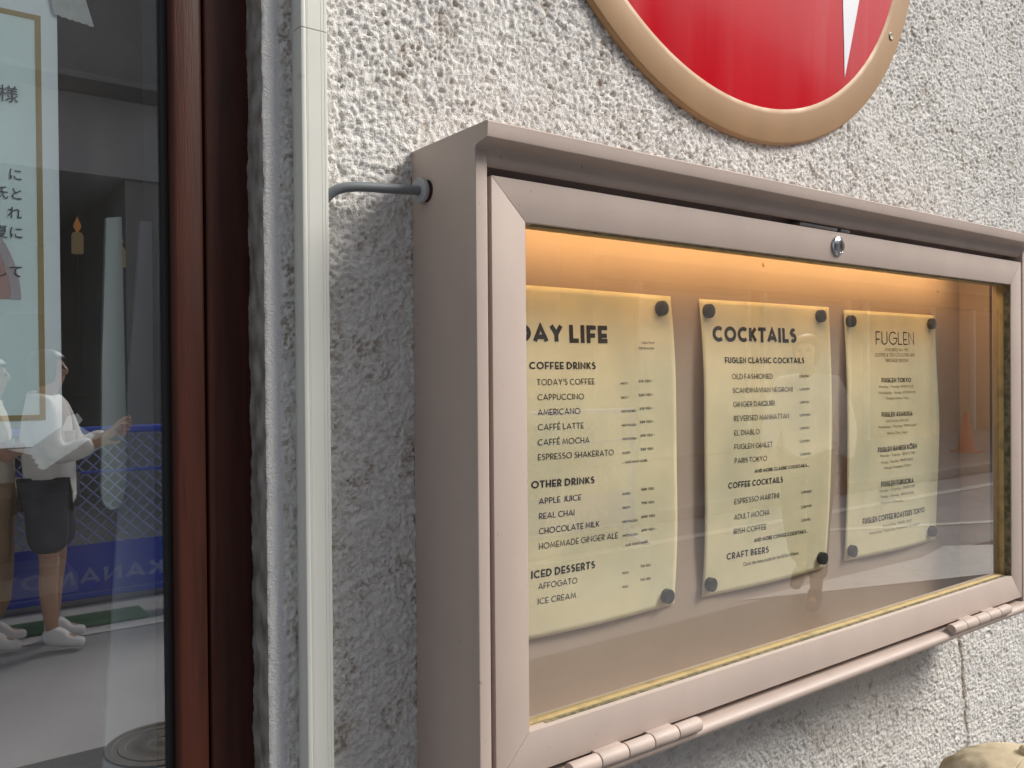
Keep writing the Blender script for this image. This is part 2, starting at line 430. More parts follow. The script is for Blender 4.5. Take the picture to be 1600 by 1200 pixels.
# ------------------------------------------------------------------ the notice behind the pane
PX0, PX1, PZ0, PZ1, PY = -.322, .0983, 1.4568, 1.7575, .0468
b = MB(); b.box(PX0-PX1, 0, 0, .0006, 0, PZ1-PZ0)
post = b.build('notice_poster', mat('white poster paper', (.86, .93, .97), rough=.6, var=.02, vscale=5)); post.location = (PX1, PY, PZ0)
tag(post, 'white notice with Japanese text, gold border line and pink arcs taped inside the window', 'poster')
def on_post(name, b, m_, sm=None):
    bmesh.ops.translate(b.bm, vec=(-PX1, -PY, -PZ0), verts=list(b.bm.verts)); return b.build(name, m_, post, sm)
b = MB(); b.box(PX0+.0128, PX1-.0112, PY-.0002, PY+.0002, PZ0+.0192, PZ1-.0192)
on_post('tinted_field', b, mat('pale mint print', (.78, .90, .90), rough=.6))
b = MB(); g0, g1 = PX0+.0097, PX1-.0097; h0, h1 = 1.4744, PZ1-.0175; w = .0034; ya, yb = PY-.0004, PY+.0002
b.box(g0, g0+w, ya, yb, h0+w, h1-w); b.box(g1-w, g1, ya, yb, h0+w, h1-w); b.box(g0, g1, ya, yb, h0, h0+w); b.box(g0, g1, ya, yb, h1-w, h1)
on_post('gold_border', b, mat('gold print', (.40, .29, .13), rough=.45, var=.05))
def arc_band(r0, r1, m_, y):
    b = MB(); n = 40; cx, cz = -.0026, 1.553
    out = [(cx+r1*math.cos(PI*i/n), cz+r1*math.sin(PI*i/n)) for i in range(n+1)]; inn = [(cx+r0*math.cos(PI*i/n), cz+r0*math.sin(PI*i/n)) for i in range(n+1)][::-1]
    for i in range(n):
        b.poly([(out[i][0], y, out[i][1]), (out[i+1][0], y, out[i+1][1]), (inn[n-i-1][0], y, inn[n-i-1][1]), (inn[n-i][0], y, inn[n-i][1])])
    return b
on_post('pink_arc', arc_band(.0722, .078, None, PY-.00045), mat('mauve print', (.50, .44, .46), rough=.6))
on_post('pink_arc', arc_band(.058, .0720, None, PY-.00045), mat('salmon print', (.52, .33, .30), rough=.6))

def text_mesh(body, size, m_, parent, name, place, spacing=1.0):
    """built in lettering, flattened to a mesh; place maps (u, v) in text units to a point"""
    cu = bpy.data.curves.new(name, 'FONT'); cu.body = body; cu.size = 1.0; cu.space_character = spacing
    t = bpy.data.objects.new(name, cu); COL.objects.link(t)
    dg = bpy.context.evaluated_depsgraph_get(); me = bpy.data.meshes.new_from_object(t.evaluated_get(dg))
    bpy.data.objects.remove(t); bpy.data.curves.remove(cu)
    xs = [v.co.x for v in me.vertices]; x0, x1 = min(xs), max(xs)
    for v in me.vertices: v.co = place(v.co.x, v.co.y, x0, x1)
    return me
def join_meshes(name, meshes, m_, parent):
    bm = bmesh.new()
    for me in meshes: bm.from_mesh(me); bpy.data.meshes.remove(me)
    me = bpy.data.meshes.new(name); bm.to_mesh(me); bm.free()
    return obj(name, me, m_, parent)
jp = []
def jtext(s, xr, zc, size):
    def pl(u, v, x0, x1): return Vector((xr+(u-x1)*size-PX1, -.0007, zc+(v-.36)*size-PZ0))
    jp.append(text_mesh(s, size, None, None, 'printed_text', pl))
jtext('様', .0752, 1.6852, .0118); jtext('に', .0765, 1.6338, .0088); jtext('氏と', .0765, 1.6213, .0088); jtext('れ', .0765, 1.6089, .0088); jtext('夏に', .0765, 1.5962, .0088); jtext('して', .0760, 1.5711, .0088)
join_meshes('printed_text', jp, mat('dark print', (.05, .05, .07), rough=.6), post)

def tape_mat():
    M = bpy.data.materials.new('translucent torn tape'); M.use_nodes = True; nt = M.node_tree; N = nt.nodes; L = nt.links
    p = N['Principled BSDF']; p.inputs['Base Color'].default_value = (.62, .64, .64, 1); p.inputs['Roughness'].default_value = .35
    t = N.new('ShaderNodeBsdfTransparent'); mx = N.new('ShaderNodeMixShader')
    tc = N.new('ShaderNodeTexCoord'); n = N.new('ShaderNodeTexNoise'); n.inputs['Scale'].default_value = 160; n.inputs['Detail'].default_value = 5
    L.new(tc.outputs['Object'], n.inputs['Vector'])
    r = N.new('ShaderNodeMapRange'); r.inputs['To Min'].default_value = .45; r.inputs['To Max'].default_value = .95
    L.new(n.outputs['Fac'], r.inputs['Value']); L.new(r.outputs[0], mx.inputs[0]); L.new(t.outputs[0], mx.inputs[1]); L.new(p.outputs[0], mx.inputs[2])
    L.new(mx.outputs[0], N['Material Output'].inputs['Surface']); return M
M_tape = tape_mat()
def tape(pts, label):
    cx = sum(p[0] for p in pts)/len(pts); cz = sum(p[1] for p in pts)/len(pts); b = MB()
    b.prism([(x-cx, z-cz) for x, z in pts], 'y', -.0001, .0001)
    o = b.build('adhesive_tape', M_tape); o.location = (cx, .0455, cz); tag(o, label, 'tape', 'tape holding the notice')
def jag(p, q, n, a):
    out = []
    for i in range(n):
        t = (i+(.5 if i % 2 else 0))/n; d = Vector((q[0]-p[0], q[1]-p[1])); nn = Vector((-d.y, d.x)).normalized()*a*(1 if i % 2 else -.4)*random.uniform(.5, 1.2)
        out.append((p[0]+d.x*t+nn.x, p[1]+d.y*t+nn.y))
    return out
tape([(.088, 1.785), (.108, 1.780)]+[(.1125, 1.768), (.1205, 1.7405)]+jag((.1205, 1.7400), (.0955, 1.7432), 12, .0007), 'torn translucent tape at the upper corner of the white notice')
tape([(.0660, 1.4560), (.0795, 1.4562), (.0990, 1.4705), (.1010, 1.4760), (.1075, 1.4780), (.1105, 1.4735), (.1078, 1.4700), (.1180, 1.4625)]+jag((.1180, 1.4625), (.0868, 1.4412), 14, .0004)+jag((.0855, 1.4415), (.0785, 1.4545), 8, .0012)[:-1], 'wide translucent tape with ragged edges at the lower corner of the white notice')

# ------------------------------------------------------------------ cable trunking and cable
trk = tag(empty('cable_trunking', (.2522, 0, .3)), 'cream plastic cable trunking running up the wall beside the window', 'trunking')
prof = [(-.0103, -.0045), (-.0103, -.0148), (-.0096, -.0166), (-.0088, -.0170), (-.0066, -.0170), (-.0063, -.01685), (-.0060, -.0170), (-.0052, -.0170), (-.0050, -.01685), (-.0048, -.0170),
        (.0048, -.0170), (.0050, -.0168), (.0052, -.0170), (.0070, -.0170), (.0073, -.0168), (.0076, -.0170), (.0092, -.0170), (.0100, -.0164), (.0103, -.0148), (.0103, -.0045)]
for za, zb in ((.0, 1.4486), (1.4492, 3.9)):
    b = MB(); b.prism(prof, 'z', za, zb); b.build('cover', M_trunk, trk, 30)
b = MB(); b.box(-.0099, .0099, -.0047, .0006, .0, 3.9, .0003); b.build('base_channel', M_trunk, trk)

cab = MB(); cab.tube(spline([(.2585, -.0065, 1.6235), (.2625, -.0085, 1.6300), (.2700, -.0125, 1.6375), (.2830, -.0160, 1.6410), (.3050, -.0190, 1.6423), (.3250, -.0208, 1.6432), (.3425, -.0214, 1.6440)], 8), .0037, 14)
o = cab.build('cable', M_cable); tag(o, 'short grey cable bridging from the trunking to the side of the menu case', 'cable')

# ------------------------------------------------------------------ the menu case
case = tag(empty('menu_case', (.7815, -.045, 1.18)), 'taupe metal wall case with a lit glass fronted display of three menus', 'display case')
def cbuild(name, b, m_, sm=40, parent=None):
    bmesh.ops.translate(b.bm, vec=(-.7815, .045, -1.18), verts=list(b.bm.verts)); return b.build(name, m_, parent or case, sm)
XL, XR, F = .3410, 1.2225, -.0888
b = MB()
hood = [(0, 1.6786), (-.1043, 1.6786), (-.1053, 1.6776), (-.1050, 1.6745), (-.1046, 1.6695), (-.1040, 1.6676), (-.1020, 1.6668), (-.0985, 1.6663), (-.0935, 1.6658), (-.0900, 1.6645), (-.0889, 1.6625),
        (-.0885, 1.6590), (-.0872, 1.6555), (-.0850, 1.6530), (-.0832, 1.6522), (-.0828, 1.6630), (-.0645, 1.6630), (-.0645, 1.6330), (0, 1.6330)]
b.prism(hood, 'x', .3512, 1.2122)
cbuild('hood', b, M_case, 28)
sp = [(0, 1.1846), (F, 1.1846)]+hood[10:0:-1]+[(0, 1.6786)]
for xa, xb in ((XL, .3512), (1.2122, XR)):
    b = MB(); b.prism(sp, 'x', xa, xb)
    ed_ = [e for e in b.bm.edges if abs(e.verts[0].co.z-e.verts[1].co.z) > .3 and e.verts[0].co.y < F+.001]
    bmesh.ops.bevel(b.bm, geom=ed_, offset=.0010, segments=3, affect='EDGES', profile=.5); cbuild('side_panel', b, M_case, 28)
b = MB()
rail = [(0, 1.1850), (-.0885, 1.1850), (-.0935, 1.1862), (-.0968, 1.1890), (-.0978, 1.1925), (-.0968, 1.1948), (-.0940, 1.1966), (-.0900, 1.1974), (-.0700, 1.1976), (-.0630, 1.1978), (-.0630, 1.2110), (0, 1.2110)]
b.prism(rail, 'x', .3514, 1.2120)
cbuild('bottom_rail', b, M_case, 50)
b = MB(); b.box(.3514, 1.2120, -.0200, -.0010, 1.2112, 1.6328); cbuild('back_panel', b, M_panel)
b = MB(); b.box(1.1838, 1.2118, -.060, -.0202, 1.2114, 1.6326, .0005)
cbuild('inner_lining', b, M_panel)
# hinged door: four mitred members
dr = empty('door_frame', (0, 0, 0)); dr.parent = case
X0, X1, Z0, Z1 = .3551, 1.2082, 1.2042, 1.6452; x0, x1, z0, z1 = .3857, 1.1790, 1.2358, 1.6145; g = .00012
def member(pts):
    b = MB(); b.prism(pts, 'y', F, -.0650, .00045); return b
bmd = MB()
for pts in ([(X0, Z0+g), (x0, z0+g), (x0, z1-g), (X0, Z1-g)], [(X1, Z0+g), (X1, Z1-g), (x1, z1-g), (x1, z0+g)], [(X0+g, Z1), (x0+g, z1), (x1-g, z1), (X1-g, Z1)], [(X0+g, Z0), (X1-g, Z0), (x1-g, z0), (x0+g, z0)]):
    bmd.prism(pts, 'y', F, -.0650, .00045)
bmesh.ops.translate(bmd.bm, vec=(-.7815, .045, -1.18), verts=list(bmd.bm.verts))
COL.objects.unlink(dr); bpy.data.objects.remove(dr)
dr = bmd.build('door_frame', M_case, case, 30)
b = MB()
for (a0, a1, c0, c1) in ((x0-.0004, x0+.0014, z0-.0004, z1+.0004), (x1-.0014, x1+.0004, z0-.0004, z1+.0004)): b.box(a0, a1, -.0800, -.0712, c0, c1, .0004)
b.box(x0+.0014, x1-.0014, -.0800, -.0712, z0-.0004, z0+.0016, .0004); b.box(x0+.0014, x1-.0014, -.0800, -.0712, z1-.0012, z1+.0004, .0004)
cbuild('glazing_bead', b, M_ochre, 40, dr)
b = MB(); b.box(x1-.0005, x1+.0004, -.0876, -.0802, z0+.0006, z1-.0004); b.box(x0+.02, x1-.0008, -.0836, -.0802, z0-.0004, z0+.0006); b.box(x0+.01, x1-.001, -.0850, -.0802, z1-.0005, z1+.0004)
cbuild('weathered_seam', b, M_moss, None, dr)
b = MB(); b.box(x0+.0008, x1-.0008, -.0772, -.0742, z0+.0008, z1-.0008)
cbuild('pane', b, glass_mat('menu case glass', .085, (.97, .985, .965), 2.0, 1.5, .02), None, dr)
# lock
b = MB(); b.lathe([(.0100, -.0002), (.0102, .0012), (.0094, .0026), (.0078, .0034), (.0074, .0030), (.0070, .0030), (.0068, .0042), (.0060, .0048), (.0001, .0050)], 40, 'y', (.7874, F, 1.6308))
lk = cbuild('lock', b, M_chrome, 30)
b = MB(); b.box(.7867, .7881, F-.0053, F-.0046, 1.6265, 1.6351, .0002); b.lathe([(.0022, .0046), (.0022, .0053)], 16, 'y', (.7874, F, 1.6308))
k_ = cbuild('keyhole', b, M_dark, None, lk)
b = MB(); b.box(.735, .800, -.0815, -.066, 1.6480, 1.6520, .0003); b.box(.806, .823, -.0815, -.066, 1.6480, 1.6520, .0003); cbuild('catch_plate', b, mat('dull aluminium', (.32, .31, .31), rough=.45, metal=.6))
# hinges
def hinge(xa):
    h = empty('hinge', (xa-.7815, 0, 0)); h.parent = case
    L_ = .1462; n = 5; yc, zc, R = -.0966+.045, 1.2003-1.18, .0062
    for i in range(n):
        a, e = L_*i/n, L_*(i+1)/n
        b = MB(); b.lathe([(R-.0016, a+.0003), (R-.0002, a+.0007), (R, a+.0014), (R, e-.0014), (R-.0002, e-.0007), (R-.0016, e-.0003)], 24, 'x', (0, yc, zc))
        if i % 2: b.box(a+.0006, e-.0006, yc+.001, yc+.0076, zc+.0002, zc+.0056, .0003)
        else: b.box(a+.0006, e-.0006, yc+.001, yc+.0076, zc-.0050, zc-.0004, .0003)
        b.build('knuckle', M_case, h)
    b = MB(); b.lathe([(.0026, -.0008), (.0030, -.0002), (.0030, L_+.0002), (.0026, L_+.0008)], 14, 'x', (0, yc, zc)); b.build('pin', M_case, h)
    return h
h1 = hinge(.4170)
h2 = copy_tree(h1, case); h2.location.x = 1.0020-.7815
# lamp strip hidden behind the top member of the door
b = MB(); b.box(.40, 1.15, -.0560, -.0500, 1.6268, 1.6322, .001)
cbuild('lamp_strip', b, mat('warm lamp strip', (1.0, .65, .28), rough=.4, emit=20.0))
# cable gland and grommet
b = MB(); b.lathe([(.0086, 0), (.0095, .001), (.0095, .0034), (.0084, .0046), (.0045, .0048)], 28, 'x')
bmesh.ops.transform(b.bm, matrix=Matrix.Rotation(math.radians(9), 4, 'Z') @ Matrix.Rotation(math.radians(-5), 4, 'Y'), verts=list(b.bm.verts)); bmesh.ops.translate(b.bm, vec=(.3340, -.0212, 1.6438), verts=list(b.bm.verts))
cbuild('cable_gland', b, M_gland)
b = MB(); b.lathe([(.0082, -.0006), (.0086, .0001), (.0078, .0006)], 24, 'x', (.3407, -.0232, 1.6436)); cbuild('grommet', b, M_rust)
b = MB(); b.lathe([(.0021, 0), (.0022, .0006), (.0012, .0011)], 16, 'y', (.7588, -.0201, 1.6172)); cbuild('panel_screw', b, mat('brassy screw', (.35, .22, .10), rough=.4, metal=.6))
b = MB(); b.lathe([(.0016, 0), (.0016, .0006), (.0008, .001)], 14, 'y', (1.1265, -.0201, 1.6085)); cbuild('panel_screw', b, mat('brassy screw', (1,1,1)))

# ------------------------------------------------------------------ menu sheets
SH = {1: ((.403, 1.2792, .6142, 1.2792), (.403, 1.577, .6122, 1.5762), .0065), 2: ((.6541, 1.2791, .8650, 1.2795), (.6532, 1.5757, .8742, 1.5768), .006), 3: ((.9032, 1.2815, 1.1145, 1.2814), (.9045, 1.5751, 1.1139, 1.576), .0045)}
def bulge(k, s, t):
    return SH[k][2]*np.sin(PI*np.clip(t, 0, 1))+.0045*np.sin(PI*np.clip(s, 0, 1))*np.clip(1-t, 0, 1)**6+.0011*np.sin(2.3*PI*s+k)*np.sin(3*PI*np.clip(t, 0, 1))+.0018*np.sin(PI*np.clip(s, 0, 1))*np.clip(t, 0, 1)**8
def surf(k, x, z):
    b_, t_, A = SH[k]; z0_, z1_ = (b_[1]+b_[3])/2, (t_[1]+t_[3])/2; t = (z-z0_)/(z1_-z0_)
    xa = b_[0]+(t_[0]-b_[0])*t; xb = b_[2]+(t_[2]-b_[2])*t
    return -.0225-bulge(k, (x-xa)/(xb-xa), t)
SLAB = {1: 'cream menu sheet headed DAY LIFE listing coffee drinks and prices', 2: 'cream menu sheet headed COCKTAILS with four round magnets at its corners', 3: 'cream sheet of shop addresses pinned nearest the far end of the case'}
sheets = {}
for k in SH:
    b_, t_, A = SH[k]; S, T = np.meshgrid(np.linspace(0, 1, 40), np.linspace(0, 1, 60))
    X = (b_[0]+(b_[2]-b_[0])*S)*(1-T)+(t_[0]+(t_[2]-t_[0])*S)*T; Z = (b_[1]+(b_[3]-b_[1])*S)*(1-T)+(t_[1]+(t_[3]-t_[1])*S)*T
    Y = -.0225-bulge(k, S, T)
    o0 = (float(X.mean()), -.0225, float(b_[1]))
    me = grid_mesh('menu_sheet', X-o0[0], Y-o0[1], Z-o0[2])
    o = obj('menu_sheet', me, M_paper); o.location = o0
    sol = o.modifiers.new('thickness', 'SOLIDIFY'); sol.thickness = .0002; sol.offset = -1
    tag(o, SLAB[k], 'menu', 'menu sheets in the case'); sheets[k] = (o, o0)

# ------------------------------------------------------------------ lettering: a low waisted geometric capital alphabet drawn as strokes
def _arc(cx, cy, rx, ry, a0, a1, n=14):
    return [(cx+rx*math.cos(math.radians(a0+(a1-a0)*i/n)), cy+ry*math.sin(math.radians(a0+(a1-a0)*i/n))) for i in range(n+1)]
def _glyphs():
    G = {}
    G['A'] = (.74, [[(0, 0), (.37, 1), (.74, 0)], [(.12, .24), (.62, .24)]])
    G['B'] = (.46, [[(0, 0), (0, 1)], [(0, 1), (.20, 1)]+_arc(.20, .76, .20, .24, 90, -90)+[(0, .52)], [(0, .52), (.22, .52)]+_arc(.22, .26, .24, .26, 90, -90)+[(0, 0)]])
    G['C'] = (.74, [_arc(.46, .5, .46, .5, 48, 312, 22)])
    G['D'] = (.68, [[(0, 0), (0, 1)], [(0, 1), (.2, 1)]+_arc(.2, .5, .48, .5, 90, -90, 18)+[(0, 0)]])
    G['E'] = (.42, [[(.42, 1), (0, 1), (0, 0), (.42, 0)], [(0, .40), (.38, .40)]])
    G['F'] = (.42, [[(.42, 1), (0, 1), (0, 0)], [(0, .40), (.36, .40)]])
    G['G'] = (.84, [_arc(.46, .5, .46, .5, 48, 360, 24), [(.92, .5), (.52, .5)]])
    G['H'] = (.58, [[(0, 0), (0, 1)], [(.58, 0), (.58, 1)], [(0, .42), (.58, .42)]])
    G['I'] = (0, [[(0, 0), (0, 1)]])
    G['J'] = (.32, [[(.32, 1), (.32, .22)]+_arc(.12, .22, .20, .22, 0, -100)])
    G['K'] = (.54, [[(0, 0), (0, 1)], [(.50, 1), (.06, .42)], [(.17, .55), (.54, 0)]])
    G['L'] = (.40, [[(0, 1), (0, 0), (.40, 0)]])
    G['M'] = (.84, [[(0, 0), (.12, 1), (.42, .12), (.72, 1), (.84, 0)]])
    G['N'] = (.64, [[(0, 0), (0, 1), (.64, 0), (.64, 1)]])
    G['O'] = (.94, [_arc(.47, .5, .47, .5, 0, 360, 30)])
    G['P'] = (.46, [[(0, 0), (0, 1)], [(0, 1), (.20, 1)]+_arc(.20, .70, .26, .30, 90, -90)+[(0, .40)]])
    G['Q'] = (.94, [_arc(.47, .5, .47, .5, 0, 360, 30), [(.56, .28), (.90, -.06)]])
    G['R'] = (.48, [[(0, 0), (0, 1)], [(0, 1), (.20, 1)]+_arc(.20, .70, .26, .30, 90, -90)+[(0, .40)], [(.20, .40), (.48, 0)]])
    G['S'] = (.44, [_arc(.23, .745, .205, .255, 40, 180)+_arc(.23, .745, .205, .23, 180, 262, 6)+_arc(.20, .28, .235, .28, 75, -140, 14)])
    G['T'] = (.52, [[(0, 1), (.52, 1)], [(.26, 1), (.26, 0)]])
    G['U'] = (.58, [[(0, 1), (0, .29)]+_arc(.29, .29, .29, .29, 180, 360)+[(.58, 1)]])
    G['V'] = (.70, [[(0, 1), (.35, 0), (.70, 1)]])
    G['W'] = (1.0, [[(0, 1), (.25, 0), (.5, .9), (.75, 0), (1.0, 1)]])
    G['X'] = (.6, [[(0, 0), (.6, 1)], [(0, 1), (.6, 0)]])
    G['Y'] = (.60, [[(0, 1), (.30, .45), (.60, 1)], [(.30, .45), (.30, 0)]])
    G['Z'] = (.52, [[(0, 1), (.52, 1), (0, 0), (.52, 0)]])
    G['É'] = (.42, G['E'][1]+[[(.14, 1.22), (.30, 1.36)]]); G['Ō'] = (.94, G['O'][1]+[[(.28, 1.25), (.66, 1.25)]])
    G["'"] = (0, [[(0, 1), (0, .78)]]); G['.'] = (0, [[(0, 0), (0, .02)]]); G[','] = (.06, [[(.06, .04), (0, -.16)]]); G['-'] = (.26, [[(0, .42), (.26, .42)]])
    G['/'] = (.34, [[(0, -.05), (.34, 1.05)]]); G['('] = (.16, [_arc(.30, .5, .30, .62, 130, 230, 8)]); G[')'] = (.16, [_arc(-.14, .5, .30, .62, 50, -50, 8)])
    G['0'] = (.54, [_arc(.27, .5, .27, .5, 0, 360, 24)]); G['1'] = (.16, [[(0, .80), (.16, 1), (.16, 0)]])
    G['2'] = (.44, [_arc(.22, .74, .21, .26, 165, -35, 10)+[(0, 0), (.44, 0)]]); G['3'] = (.44, [_arc(.20, .76, .20, .24, 140, -90, 12), _arc(.20, .26, .24, .26, 90, -140, 14)])
    G['4'] = (.52, [[(.38, 0), (.38, 1), (0, .27), (.52, .27)]]); G['5'] = (.44, [[(.42, 1), (.08, 1), (.05, .57)]+_arc(.20, .31, .24, .31, 110, -140, 14)])
    G['6'] = (.48, [[(.34, 1), (.06, .48)], _arc(.24, .30, .24, .30, 0, 360, 22)]); G['7'] = (.46, [[(0, 1), (.46, 1), (.14, 0)]])
    G['8'] = (.46, [_arc(.23, .76, .18, .24, 0, 360, 18), _arc(.23, .27, .23, .27, 0, 360, 20)]); G['9'] = (.48, [[(.14, 0), (.42, .52)], _arc(.24, .70, .24, .30, 0, 360, 22)])
    return G
GLYPH = _glyphs()
def ribbon(pts, w, cap):
    pts = [Vector(p) for p in pts]; closed = (pts[0]-pts[-1]).length < 1e-6 and len(pts) > 3
    if closed: pts = pts[:-1]
    n = len(pts)
    if cap and not closed:
        pts[0] = pts[0]+(pts[0]-pts[1]).normalized()*w/2*cap; pts[-1] = pts[-1]+(pts[-1]-pts[-2]).normalized()*w/2*cap
    Lf, Rt = [], []
    for i in range(n):
        a = pts[i-1] if (i or closed) else None; c = pts[(i+1) % n] if (i < n-1 or closed) else None; p = pts[i]
        d0 = (p-a).normalized() if a is not None else (c-p).normalized(); d1 = (c-p).normalized() if c is not None else d0
        n0 = Vector((-d0.y, d0.x)); n1 = Vector((-d1.y, d1.x)); mm = n0+n1
        mm = n0 if mm.length < 1e-4 else mm.normalized()
        k = min(1/max(.25, mm.dot(n0)), 1.9)
        Lf.append(p+mm*w/2*k); Rt.append(p-mm*w/2*k)
    q = []
    for i in range(n if closed else n-1):
        j = (i+1) % n; q.append((Lf[i], Lf[j], Rt[j], Rt[i]))
    return q
WT = {'H': .25, 'B': .20, 'M': .125, 'C': .17, 'L': .085}
SP = {'H': .13, 'B': .14, 'M': .15, 'C': .16, 'L': .16}
def layout(text, style):
    w = WT[style]; x = 0; out = []
    for ch in text:
        if ch == ' ': x += .30; continue
        gw, strokes = GLYPH[ch]
        for si, st in enumerate(strokes):
            pp = [(x+w/2+p[0]*(1-.12*(w > .15)), w/2+p[1]*(1-w)) for p in st]
            curved = len(st) > 6 and st[0] != st[-1] and ch in 'CGSJ235()'
            for qd in ribbon(pp, w, 0 if curved else (1 if ch not in 'AVWMNXYK' else .55)): out.append((si, qd))
        x += gw*(1-.12*(w > .15))+w+SP[style]
    return out, x-SP[style]
def stroke_text(bm, text, style, place):
    quads, W_ = layout(text, style)
    for si, qd in quads:
        f = [bm.verts.new(place(p.x/W_, p.y, si)) for p in qd]
        try: bm.faces.new(f)
        except ValueError: pass

